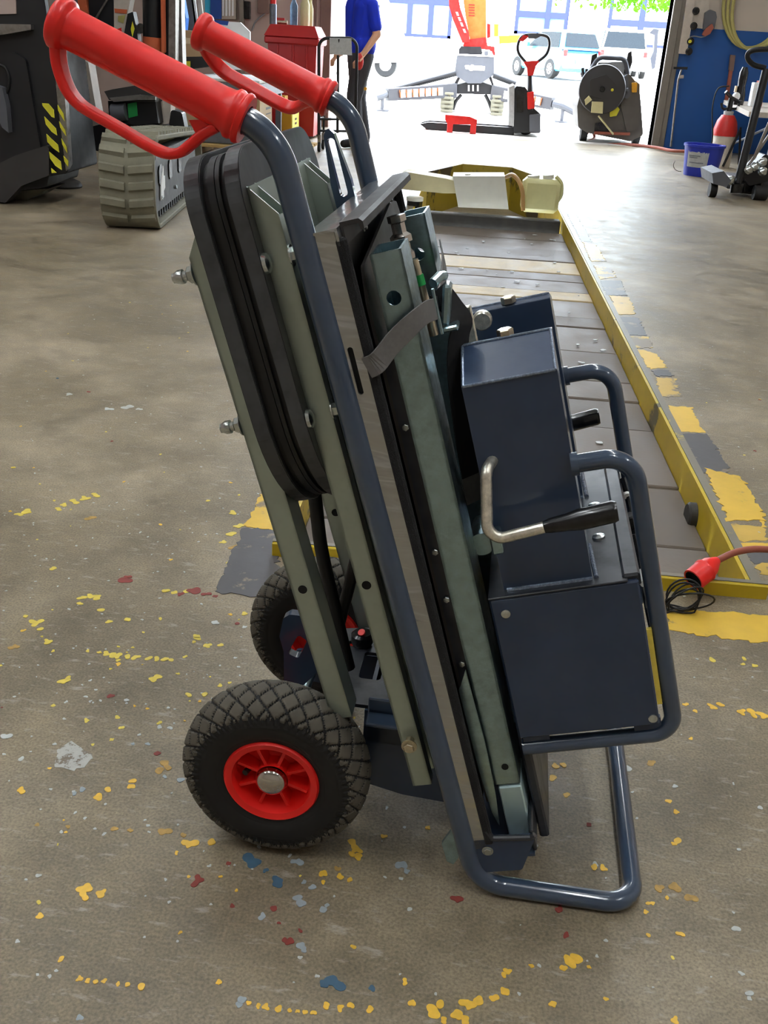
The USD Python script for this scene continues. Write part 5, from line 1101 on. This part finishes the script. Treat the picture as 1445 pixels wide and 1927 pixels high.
solo('low_tray', RB(1426, 345, 1500, 368, 10.2, .5, .02, True), 'cream', 'pale green cream box on the floor at the right edge', 'box')
# bench with bottles, sprayer below
BYY = 11.4
o = thing('side_bench', 'grey workbench with blue grey legs at the right edge', 'workbench', at(1420, 300, 10.5) * [1, 1, 0])
bz = .66; cf, cn = ground(1362, 188, bz), ground(1410, 210, bz)
put(o, 'bench_top', prism_z(Polygon([tuple(cf[:2]), tuple(cn[:2]), (cn[0] + 1.4, cn[1] - .1), (cf[0] + 1.6, cf[1] - .1)]), bz - .05, bz), 'dirty_white', smooth=False)
for f, e in ((.06, .06), (.94, .32), (.06, 1.1), (.94, 1.1)):
    q = cf + (cn - cf) * f + [e, -.02, 0]; put(o, 'leg', bx(q[0] - .03, q[0] + .03, q[1] - .03, q[1] + .03, 0, bz - .05), 'table_edge')
    if f < .5 and e < .5: q2 = cf + (cn - cf) * .94 + [.32, -.02, 0]; put(o, 'side_brace', rod(q * [1, 1, 0] + [0, 0, .08], q2 * [1, 1, 0] + [0, 0, bz - .1], .014, 10), 'table_edge')
BYY = float((cf[1] + cn[1]) / 2) - .25
def onb(x): return at(x, 200, BYY + .25)[0]
c = np.array([onb(1392), BYY + .36, bz]); t = thing('spray_bottle', 'dark spray bottle with a white ball cap on the workbench', 'bottle', c)
put(t, 'bottle_body', lathe([(0, 0), (.06, 0), (.065, .10), (.045, .20), (.05, .26), (.05, .34), (.03, .40), (0, .40)], 24, (0, 0, 1), c), 'black_plastic', smooth=40); put(t, 'white_ball', mv(trimesh.creation.icosphere(3, .045), c + [-.05, -.06, .09]), 'white_paint', smooth=True); put(t, 'pink_label', bx(c[0] - .075, c[0] - .055, c[1] - .06, c[1], bz + .13, bz + .20, .004), 'cardboard_pale')
c = np.array([onb(1416), BYY + .16, bz]); t = thing('striped_carton', 'white box with an orange stripe on the workbench', 'box', c)
put(t, 'carton', bx(c[0] - .07, c[0] + .06, c[1] - .06, c[1] + .06, bz, bz + .25, .006), 'poster_white', smooth=False); put(t, 'orange_stripe', bx(c[0] + .0, c[0] + .061, c[1] - .062, c[1] - .058, bz + .01, bz + .16), 'orange_steel'); put(t, 'red_top', bx(c[0] - .02, c[0] + .062, c[1] - .061, c[1] + .061, bz + .22, bz + .27, .005), 'hose_red')
c = np.array([onb(1478), BYY + .28, bz]); t = thing('plastic_bag', 'crumpled white bag on the workbench at the right edge', 'bag', c)
s_i = trimesh.creation.icosphere(3); v = s_i.vertices * [.17, .14, .24] + [0, 0, .22]; v += .05 * (meshkit.noise(v * 9, 3)[:, None] - .5) * s_i.vertices; v[:, 2] = np.maximum(v[:, 2], 0); put(t, 'bag_body', mv(trimesh.Trimesh(v, s_i.faces), c), 'sprayer_white', smooth=40)
sc_ = ground(1362, 312); sc_ = np.array([sc_[0], 12.2, 0]); sc_[0] = at(1354, 300, 12.2)[0]
o = thing('garden_sprayer', 'red and white pressure sprayer standing under the workbench', 'sprayer', sc_)
u_ = 1 / 160.0
put(o, 'tank', lathe([(0, 0), (.115, 0), (.125, .03), (.125, .34), (.13, .36), (0, .36)], 36, (0, 0, 1), sc_), 'sprayer_white', smooth=40)
put(o, 'tank_top', lathe([(.132, .34), (.134, .40), (.11, .50), (.07, .56), (0, .56)], 36, (0, 0, 1), sc_), 'sprayer_red', smooth=40, label='red shoulder of the sprayer')
put(o, 'collar', lathe([(0, .54), (.055, .54), (.055, .60), (0, .60)], 24, (0, 0, 1), sc_), 'label_grey')
put(o, 'pump_handle', cat(rod(sc_ + [0, 0, .6], sc_ + [0, 0, .74], .03, 14), tube([sc_ + [-.10, 0, .68], sc_ + [-.08, 0, .62], sc_ + [.08, 0, .63], sc_ + [.12, 0, .72]], .014, 10, .03), tube([sc_ + [-.08, -.02, .80], sc_ + [0, 0, .74], sc_ + [.10, .02, .70]], .02, 10)), 'black_plastic')
put(o, 'sprayer_hose', sweep(spline([sc_ + [-.13, -.05, .16], sc_ + [-.15, -.08, .35], sc_ + [-.20, -.05, .62], sc_ + [-.17, 0, .82], sc_ + [-.05, 0, .86]], 8), circ(.008, 8)), 'black_rubber')
put(o, 'carry_strap', cat(rod(sc_ + [.14, -.1, .42], sc_ + [.02, -.13, .02], .014, 8), rod(sc_ + [.16, -.02, .44], sc_ + [.2, -.1, .05], .012, 8)), 'black_rubber')
# ---- the yard: lift, pallet truck, washer, cars, building, tree
LY = 19.0
mat('outrigger_grey', (62, 62, 66), 0.5, var=.06)
o = thing('spider_lift', 'red and grey spider lift with spread outriggers standing in the sunny yard', 'aerial lift', at(888, 214, LY) * [1, 1, 0])
put(o, 'counterweight', PB([(860, 104), (930, 107), (929, 141), (905, 157), (880, 157), (855, 141)], LY, .5, .02), 'lift_grey', label='grey counterweight with white lettering')
put(o, 'counterweight_trim', PB([(861, 101), (931, 104), (931, 107.5), (860, 104.5)], LY - .01, .5), 'poster_white', smooth=False)
put(o, 'letter_mark', PB([(874.5, 124), (876, 122.4), (881, 122.2), (884, 123.6), (887, 121.4), (890, 121.6), (892, 123.0), (912, 124.2), (913, 126), (911.5, 133.6), (910, 132.6), (908.5, 133.6), (907, 132.4), (905, 133.6), (903, 132.2), (901.5, 133.4), (899.5, 132.2), (897.5, 133.2), (896, 132.4), (894, 133.0), (891, 132.4), (888, 133.4), (884, 133.2), (881, 130.4), (876, 130.0)], LY - .008, .008), 'poster_white', smooth=False, label='white rounded lettering')
put(o, 'engine_cover', PB([(864, 92), (868, 87), (905, 88), (908, 103), (863, 102)], LY + .02, .45, .01), 'black_steel'); put(o, 'lamp_block', PB([(908, 96), (925, 96), (929, 106), (906, 104)], LY + .01, .3), 'poster_white'); put(o, 'lamp_head', PB([(911, 97), (918, 96), (918, 104), (912, 104)], LY - .02, .1, .01), 'lift_grey')
put(o, 'turret', PB([(872, 84), (874, 75), (914, 70), (917, 86), (930, 88), (932, 108), (926, 104), (922, 94), (872, 88)], LY + .05, .4, .01), 'lift_red', label='red turret foot')
put(o, 'boom', PB([(880, -160), (914, -160), (914, 0), (915, 76), (884, 74), (876, 30), (872, 0)], LY + .1, .3), 'lift_orange', label='orange telescopic boom')
put(o, 'boom_arm', PB([(843, -160), (864, -160), (863, 0), (866, 16), (882, 60), (884, 80), (870, 80), (852, 36), (845, 12)], LY - .02, .14), 'lift_red', label='red angled boom arm')
for y in (26, 36, 46, 58): put(o, 'arm_slot', PB([(857 + (y - 26) * .42, y - 4), (861 + (y - 26) * .42, y - 4), (864 + (y - 26) * .42, y + 4), (860 + (y - 26) * .42, y + 4)], LY - .03, .01), 'poster_white', smooth=False)
for y in (8, 13, 18, 23, 28): put(o, 'rung_mark', PB([(882, y), (893, y + .6), (893, y + 2), (882, y + 1.4)], LY + .09, .01), 'bin_red', smooth=False)
put(o, 'side_plate', PB([(917, 44), (922, 46), (922, 70), (917, 72)], LY + .3, .1), 'lift_red'); put(o, 'side_box', PB([(930, 45), (938, 46), (937, 68), (930, 68)], LY + .6, .3), 'led_orange'); put(o, 'side_box', PB([(939, 68), (978, 66), (978, 80), (940, 82)], LY + .8, .5), 'hazard_yellow')
for x0, sgn in ((851, -1), (926, 1)):
    put(o, 'strut', PB([(x0 + (12 if sgn < 0 else -8), 142), (x0 + (18 if sgn < 0 else -2), 140), (x0 + (6 if sgn < 0 else 8), 166), (x0 + (-1 if sgn < 0 else 2), 166)], LY + .02, .1), 'black_paint')
    put(o, 'bright_rod', PB([(x0 + (6 if sgn < 0 else -2), 143), (x0 + (9 if sgn < 0 else 1), 143), (x0 + (-2 if sgn < 0 else 7), 164), (x0 + (-5 if sgn < 0 else 4), 164)], LY - .02, .04), 'poster_white')
put(o, 'chassis', PB([(856, 160), (876, 156), (910, 156), (930, 162), (926, 178), (860, 176)], LY + .05, .6), 'black_steel')
for x in (880, 888, 897): put(o, 'chassis_pin', PB([(x, 160), (x + 4, 160), (x + 4, 172), (x, 172)], LY, .06), 'label_grey')
def outrigger(pa, pb, n, Ya, Yb):
    A_, B_ = at(*pa, Ya), at(*pb, Yb)
    bm = put(o, 'outrigger', sweep([A_, B_], rrect(.24, .16, .01, 2), side=(0, 0, 1), scale=[1, .8]), 'outrigger_grey', label='grey outrigger with orange and white stripes')
    for q in range(n):
        f0, f1 = .18 + q * .64 / n, .18 + (q + .72) * .64 / n
        c0, c1 = A_ + (B_ - A_) * f0, A_ + (B_ - A_) * f1
        m = sweep([c0 + [0, -.095 + .01 * f0, 0], c1 + [0, -.095 + .01 * f1, 0]], rrect(.13, .012, .002, 2), side=(0, 0, 1))
        put(bm, 'stripe', m, 'poster_white', smooth=False)
        e = sweep([c1 + [0, -.095, -.06], c1 + (B_ - A_) * .02 + [0, -.095, .06]], rrect(.03, .012, .002, 2), side=(0, -1, 0)); put(bm, 'stripe', e, 'lift_orange', smooth=False)
outrigger((856, 170), (728, 178), 7, LY + .05, LY - .6); outrigger((928, 174), (1040, 195), 6, LY + .05, LY - .6)
for a, b, c in (((858, 138), (738, 170), LY), ((928, 142), (970, 158), LY)): put(o, 'outrigger_ram', PT([a, b], c, .045), 'black_steel')
for a in ([(728, 176), (720, 180), (708, 184)], [(1040, 195), (1060, 200), (1083, 212)]):
    put(o, 'outrigger_tip', PT([(*q, LY - .6 - .05 * i) for i, q in enumerate(a)], LY, .06), 'lift_grey')
    e = at(*a[1], LY - .65); put(o, 'foot_pad', cat(rod(e, e * [1, 1, 0] + [0, 0, .02], .03, 10), rod(e * [1, 1, 0], e * [1, 1, 0] + [0, 0, .03], .12, 20)), 'lift_grey')
for x0, x1 in ((830, 852), (925, 946)):
    a, b = at(x0, 180, LY), at(x1, 214, LY)
    tkm = put(o, 'crawler', bx(a[0], b[0], LY - .1, LY + 1.4, 0.0, .38, .08), 'track_rubber')
    for q in range(5): put(tkm, 'crawler_lug', bx(a[0] + .01, b[0] - .01, LY - .135, LY - .09, .02 + q * .072, .065 + q * .072, .008), 'track_rubber')
    put(o, 'track_arm', ST([(x1 if x0 < 880 else x0, 206), (x1 + 6 if x0 < 880 else x0 - 6, 190), (x1 + 16 if x0 < 880 else x0 - 12, 178)], LY + .1, .03), 'black_steel')
# pallet truck
PY = 14.9
o = thing('pallet_truck', 'electric pallet truck with a red tiller head seen from the side outside the gate', 'pallet truck', at(905, 250, PY) * [1, 1, 0])
z1 = at(880, 238, PY)[2]
fx0, fx1 = at(790, 236, PY)[0], at(968, 240, PY)[0]
for y in (PY, PY + .38): put(o, 'fork', hull([(fx0, y, z1 - .01), (fx0 + .12, y, z1 + .02), (fx1, y, z1 + .02), (fx0 + .1, y, z1 - .07), (fx1, y, z1 - .09), (fx0, y + .17, z1 - .01), (fx0 + .12, y + .17, z1 + .02), (fx1, y + .17, z1 + .02), (fx0 + .1, y + .17, z1 - .07), (fx1, y + .17, z1 - .09)]), 'black_steel', smooth=False)
for x in (804, 820):
    w = at(x, 245, PY); put(o, 'load_roller', rod((w[0], PY + .02, .045), (w[0], PY + .15, .045), .045, 16), 'hose_red')
put(o, 'drive_body', PB([(966, 170), (972, 162), (988, 164), (996, 175), (1000, 200), (1016, 214), (1017, 250), (966, 250)], PY - .05, .7, .02), 'black_paint'); put(o, 'mast_guard', PB([(958, 164), (968, 160), (967, 238), (957, 236)], PY - .06, .7), 'label_grey'); put(o, 'battery_cover', PB([(972, 168), (986, 170), (984, 212), (972, 212)], PY - .07, .06, .02), 'black_plastic'); put(o, 'rear_cover', PB([(996, 216), (1017, 214), (1016, 250), (996, 248)], PY - .08, .1, .01), 'lift_grey')
w = at(990, 248, PY); put(o, 'drive_wheel', rod((w[0], PY + .2, .11), (w[0], PY + .3, .11), .11, 24), 'black_rubber')
put(o, 'red_panel', PB([(992, 174), (1004, 172), (1006, 204), (993, 206)], PY - .12, .2, .01), 'lift_red')
put(o, 'tiller_shaft', PT([(998, 208), (997, 140)], PY - .05, .035), 'black_paint')
put(o, 'tiller_head', PB([(985, 116), (1016, 114), (1008, 124), (1003, 142), (993, 143), (992, 128)], PY - .1, .1, .01), 'lift_red', label='red tiller head')
put(o, 'tiller_loop', sweep(spline([at(x, y, PY - .05) for x, y in ((990, 118), (976, 100), (975, 82), (984, 68), (1004, 65), (1028, 68), (1034, 82), (1028, 102), (1012, 116))], 6), circ(.02, 10)), 'black_plastic', smooth=50)
put(o, 'tiller_grip', PB([(994, 64), (1012, 62), (1018, 68), (1008, 73), (994, 72)], PY - .1, .08, .01), 'lift_grey'); put(o, 'red_sleeve', PB([(976, 76), (985, 66), (996, 68), (984, 78)], PY - .09, .06), 'lift_red')
o = thing('red_trestle', 'small red steel trestle standing over the pallet truck forks', 'trestle', at(866, 250, PY - .2) * [1, 1, 0])
put(o, 'trestle_top', PB([(838, 216), (884, 220), (898, 226), (897, 234), (842, 234), (838, 226)], PY - .25, .2, .005), 'lift_red')
for x in (842, 886): put(o, 'trestle_leg', RB(x, 228, x + 9, 252, PY - .24, .06, .004, True), 'lift_red')
# pressure washer
QY = 14.55
o = thing('pressure_washer', 'grey pressure washer with a big dark hose reel beside the gate', 'pressure washer', at(1150, 272, QY) * [1, 1, 0])
put(o, 'washer_body', hull(np.vstack([PB([(1086, 200), (1092, 175), (1110, 165), (1190, 150), (1202, 156), (1206, 200), (1210, 255), (1186, 266), (1105, 250), (1088, 240)], QY + .05, .75, .05).vertices])), 'washer_grey', smooth=40)
put(o, 'washer_column', PB([(1180, 134), (1196, 154), (1204, 158), (1202, 240), (1180, 250), (1168, 200)], QY, .7, .03), 'washer_grey', smooth=40)
put(o, 'wheel_arch', PB([(1120, 232), (1130, 230), (1146, 240), (1148, 252), (1118, 252)], QY + .03, .04, .01), 'black_plastic')
rc = at(1133, 168, QY - .12); R_ = .30
o3 = put(o, 'hose_reel', lathe([(0, -.02), (R_ * .55, -.02), (R_ * .9, 0), (R_, .0), (R_ + .012, .02), (R_ + .012, .06), (R_ * .7, .07), (R_ * .7, .16), (R_ + .01, .17), (R_ + .01, .2), (0, .2)], 48, (0.10, 1, -.04), rc), 'reel_dark', smooth=35, label='dark hose reel disc')
put(o3, 'reel_hub', lathe([(0, -.05), (.03, -.05), (.04, -.02), (0, -.02)], 20, (.1, 1, -.04), rc), 'black_plastic'); put(o3, 'reel_knob', mv(trimesh.creation.icosphere(2, .02), rc + [.13, -.035, .0]), 'hazard_yellow', smooth=True)
put(o3, 'reel_plate', PB([(1110, 150), (1140, 140), (1160, 160), (1150, 190), (1110, 180)], QY - .155, .012, .02), 'reel_dark')
put(o, 'frame_hoop', tube([at(1108, 138, QY + .1), at(1122, 114, QY + .1), at(1130, 108, QY + .1), at(1176, 110, QY + .1), at(1182, 140, QY + .1)], .03, 12, .1), 'lift_grey'); put(o, 'top_panel', PB([(1126, 118), (1176, 116), (1178, 142), (1150, 135), (1120, 140)], QY + .12, .3), 'label_grey')
for q in ([(1174, 138), (1182, 100), (1188, 96), (1190, 116), (1182, 140)], [(1110, 130), (1114, 104), (1124, 100), (1122, 116), (1114, 134)]): put(o, 'push_handle', PB(q, QY + .1, .06, .008), 'reel_dark')
put(o, 'cable_tag', PB([(1100, 188), (1108, 180), (1114, 188), (1102, 198)], QY - .18, .02), 'cream'); put(o, 'yellow_label', PB([(1114, 191), (1135, 192), (1134, 214), (1112, 212)], QY - .17, .02), 'cream', smooth=False); put(o, 'yellow_nozzle', PB([(1148, 210), (1162, 200), (1166, 206), (1160, 218), (1148, 220)], QY - .05, .06, .005), 'hazard_yellow'); put(o, 'orange_lamp', PB([(1189, 156), (1199, 156), (1198, 174), (1189, 174)], QY - .06, .1, .01), 'led_orange')
put(o, 'side_valve', cat(PB([(1168, 150), (1180, 140), (1186, 180), (1180, 186), (1170, 182)], QY - .08, .1), PT([(1168, 172), (1182, 168)], QY - .1, .02)), 'lift_grey')
put(o, 'left_hoses', cat(ST([(1096, 128), (1098, 150), (1092, 170), (1096, 190)], QY, .02), ST([(1104, 130), (1100, 160), (1092, 182)], QY + .05, .02)), 'black_rubber')
put(o, 'lance', PT([(1126, 218), (1154, 253)], QY - .1, .012), 'cream'); put(o, 'red_bumper', PT([(1118, 250), (1185, 252)], QY, .02), 'hose_red')
for x in (1098, 1198):
    w = at(x, 258, QY + .1); put(o, 'washer_wheel', rod((w[0] - .04, QY + .2, .12), (w[0] + .05, QY + .2, .12), .12, 24), 'black_rubber')
solo('hooked_post', cat(PB([(1222, 62), (1230, 54), (1240, 56), (1238, 62), (1236, 100), (1232, 128), (1227, 131), (1224, 110), (1230, 96), (1232, 66)], 17.5, .12, .005)), 'lift_grey', 'slender grey rod with a hooked top beside the gate frame', 'post')
# cars
def car(name, label, c, rz, L, Wd, Hh, paint, hatch):
    t = thing(name, label, 'car', c, rz)
    M_ = trimesh.transformations.translation_matrix(c) @ trimesh.transformations.rotation_matrix(math.radians(rz), [0, 0, 1])
    X = lambda m: (m.apply_transform(M_), m)[1]
    h = Wd / 2
    prof = [(-L / 2, .35), (-L / 2 + .05, .80), (-L / 2 + .25, .92), (L / 2 - 1.0, .92), (L / 2 - .12, .74), (L / 2, .55), (L / 2 - .05, .25), (-L / 2 + .1, .25)]
    put(t, 'car_body', X(hull(np.vstack([prism_y(prof, -h + .06, h - .06).vertices, np.array([(x * .985, s * h, z) for x, z in [(-L / 2, .45), (-L / 2 + .1, .75), (L / 2 - 1.0, .78), (L / 2 - .2, .6), (L / 2 - .1, .35), (-L / 2 + .1, .3)] for s in (-1, 1)])]))), paint, smooth=30)
    x0, x1 = (-L / 2 + .12, L / 2 - 1.15); t0, t1 = (-L / 2 + (.35 if hatch else .5), L / 2 - 1.9)
    cab = [(x0, -h + .08, .9), (x0, h - .08, .9), (x1, -h + .08, .9), (x1, h - .08, .9), (t0, -h + .2, Hh), (t0, h - .2, Hh), (t1, -h + .2, Hh), (t1, h - .2, Hh)]
    put(t, 'cabin', X(hull(cab)), paint, smooth=20)
    def pane(q, push): m = hull([np.array(p) + np.array(push) * e for p in q for e in (0, 1)]); return X(m)
    lerp = lambda a, b, f: np.array(a) * (1 - f) + np.array(b) * f
    put(t, 'rear_window', pane([lerp((x0, -h + .14, .95), (t0, -h + .26, Hh - .06), f) * [1, s, 1] for f in (.08, .92) for s in (-1, 1)], (-.02, 0, .006)), 'car_glass')
    put(t, 'windscreen', pane([lerp((x1, -h + .14, .95), (t1, -h + .26, Hh - .06), f) * [1, s, 1] for f in (.08, .92) for s in (-1, 1)], (.02, 0, .01)), 'car_glass')
    for s in (-1, 1):
        put(t, 'side_window', pane([(x0 + .3, s * (h - .09), .96), (x1 - .12, s * (h - .09), .96), (t1 - .02, s * (h - .185), Hh - .08), (t0 + .18, s * (h - .185), Hh - .08)], (0, s * .012, 0)), 'car_glass')
        for x in (-L / 2 + .72, L / 2 - .75):
            w = put(t, 'wheel', X(lathe([(.17, -.09), (.29, -.09), (.31, -.06), (.31, .06), (.29, .09), (.17, .09)], 28, (0, 1, 0), (x, s * (h - .08), .31))), 'black_rubber', smooth=40)
            put(w, 'wheel_rim', X(lathe([(0, -.085), (.17, -.085), (.185, -.07), (.185, .07), (.17, .085), (0, .085)], 28, (0, 1, 0), (x, s * (h - .08), .31))), 'car_white')
            for q in range(5): a = q * 2 * math.pi / 5; put(w, 'rim_hole', X(rod((x + .11 * math.cos(a), s * (h - .08) - .088 * 1, .31 + .11 * math.sin(a)), (x + .11 * math.cos(a), s * (h - .08) + .088, .31 + .11 * math.sin(a)), .028, 10)), 'black_rubber')
        put(t, 'tail_lamp', X(bx(-L / 2 - .005, -L / 2 + .12, s * (h - .12) - .06, s * (h - .12) + .06, .72, .90, .02)), 'lift_red')
        put(t, 'mirror', X(bx(x1 - .35, x1 - .2, s * (h + .06) - .06, s * (h + .06) + .06, .95, 1.08, .02)), paint)
    put(t, 'number_plate', X(bx(-L / 2 - .012, -L / 2 + .05, -.26, .26, .5, .61)), 'poster_white', smooth=False)
    return t
bcx = at(1038, 140, 37); car('blue_hatchback', 'light blue small car parked in the yard behind the pallet truck', (bcx[0], 37, yz(37)), 118, 3.6, 1.6, 1.48, 'car_blue', True)
scx = at(1162, 110, 42); car('white_car', 'white car seen from behind over the pressure washer', (scx[0], 42, yz(42)), 88, 4.3, 1.8, 1.62, 'car_white', True)
vx = at(700, 130, 30); t = thing('white_van', 'white panel van parked in the yard behind the worker', 'van', (vx[0], 31, yz(31)))
vz = yz(31)
put(t, 'van_body', hull([(vx[0] - 2.6, y, vz + z) for y in (30.1, 31.9) for z in (.35, 2.3)] + [(vx[0] + .1, y, vz + z) for y in (30.1, 31.9) for z in (.35, 2.2)] + [(vx[0] + .75, y, vz + z) for y in (30.2, 31.8) for z in (.4, 1.1)]), 'car_white', smooth=20)
put(t, 'van_window', bx(vx[0] - .35, vx[0] + .12, 30.09, 30.12, vz + 1.2, vz + 1.8), 'car_glass')
for x in (-2.0, .35): w = put(t, 'wheel', lathe([(.17, -.1), (.3, -.1), (.32, 0), (.3, .1), (.17, .1)], 28, (0, 1, 0), (vx[0] + x, 30.34, vz + .32)), 'black_rubber'); put(w, 'wheel_rim', rod((vx[0] + x, 30.25, vz + .32), (vx[0] + x, 30.42, vz + .32), .18, 24), 'car_white')
# building across the yard
mat('window_dark', (52, 72, 70), 0.35, var=.2, scale=.6, spec=.25)  # darker glass, tree shade and reflected leaves painted into its colour
GY = 52.0; gz = yz(GY)
o = thing('office_building', 'white building with blue framed windows across the yard', 'building', (5, GY, gz))
wins = [([(728, -120), (848, -120), (848, 66), (728, 66)], [770, 810], [3]), ([(985, -120), (1075, -120), (1066, 64), (985, 64)], [1030], [16]), ([(1166, -120), (1300, -120), (1290, 88), (1160, 86)], [1208], [22])]
wall = sbox(-40, gz - .5, 45, 12)
holes = []
for q, mul, tr_ in wins:
    P = [at(x, y, GY) for x, y in q]; x0, x1 = min(p[0] for p in P), max(p[0] for p in P); z0 = min(p[2] for p in P); z1 = 7.5
    holes.append((x0, x1, z0, z1)); wall = wall.difference(sbox(x0, z0, x1, z1))
put(o, 'facade', prism_y(wall, GY, GY + .4), 'facade', smooth=False)
put(o, 'roof', bx(-40, 45, GY, GY + 12, 12, 12.4), 'facade', smooth=False); put(o, 'back_wall', bx(-40, 45, GY + 6, GY + 6.3, gz - .5, 12), 'facade', smooth=False)
for (x0, x1, z0, z1), (q, mul, tr_) in zip(holes, wins):
    t = .16
    f = put(o, 'window_frame', cat(bx(x0, x0 + t, GY + .05, GY + .3, z0, z1), bx(x1 - t, x1, GY + .05, GY + .3, z0, z1), bx(x0, x1, GY + .05, GY + .3, z0, z0 + .12), bx(x0, x1, GY + .05, GY + .3, z1 - t, z1)), 'window_blue', smooth=False)
    xs = [x0] + [at(m, 40, GY)[0] for m in mul] + [x1]
    zz = at(800, tr_[0], GY)[2]
    for x in xs[1:-1]: put(f, 'mullion', bx(x - .12, x + .12, GY + .04, GY + .28, z0, z1), 'window_blue', smooth=False)
    put(f, 'transom', bx(x0, x1, GY + .045, GY + .27, zz - .12, zz + .14), 'window_blue', smooth=False)
    for a, b in zip(xs[:-1], xs[1:]):
        gm = 'window_dark' if x0 > 12 else 'window_glass'
        put(f, 'pane', bx(a + .05, b - .05, GY + .16, GY + .18, z0 + .1, zz - .1), gm, smooth=False); put(f, 'pane', bx(a + .05, b - .05, GY + .16, GY + .18, zz + .1, z1 - .1), gm, smooth=False)
# tree
TY = 30.0; tz_ = yz(TY); tc = at(1190, -15, TY)
o = thing('yard_tree', 'bright green tree overhanging the parked white car', 'tree', (tc[0] + .8, TY, tz_))
put(o, 'trunk', tube(spline([(tc[0] + 2.6, TY + 1, tz_ - .1), (tc[0] + 2.5, TY + 1, 1.5), (tc[0] + 1.6, TY + .4, 2.9), (tc[0] + .8, TY, 4.5)], 6), .14, 12), 'bark')
g = np.random.default_rng(11); n = 5200
cs = g.normal(0, 1, (60, 3)) * [1.15, 1.0, .55] + [tc[0] + .1, TY, tc[2] + .45]
P = cs[g.integers(0, 60, n)] + g.normal(0, .22, (n, 3)); P[:, 2] = np.maximum(P[:, 2], at(1190, 20, TY)[2] + .1 * g.random(n))
nr = g.normal(0, 1, (n, 3)); nr /= np.linalg.norm(nr, axis=1, keepdims=True); a = np.cross(nr, g.normal(0, 1, (n, 3))); a /= np.linalg.norm(a, axis=1, keepdims=True); b = np.cross(nr, a)
s = g.uniform(.05, .10, (n, 1)); V = np.stack([P - a * s, P + b * s * .55, P + a * s, P - b * s * .55], 1).reshape(-1, 3); k4 = np.arange(n)[:, None] * 4
put(o, 'foliage', trimesh.Trimesh(V, np.vstack([k4 + [0, 1, 2], k4 + [0, 2, 3]]), process=False), 'leaf_green', smooth=False, kind='stuff')
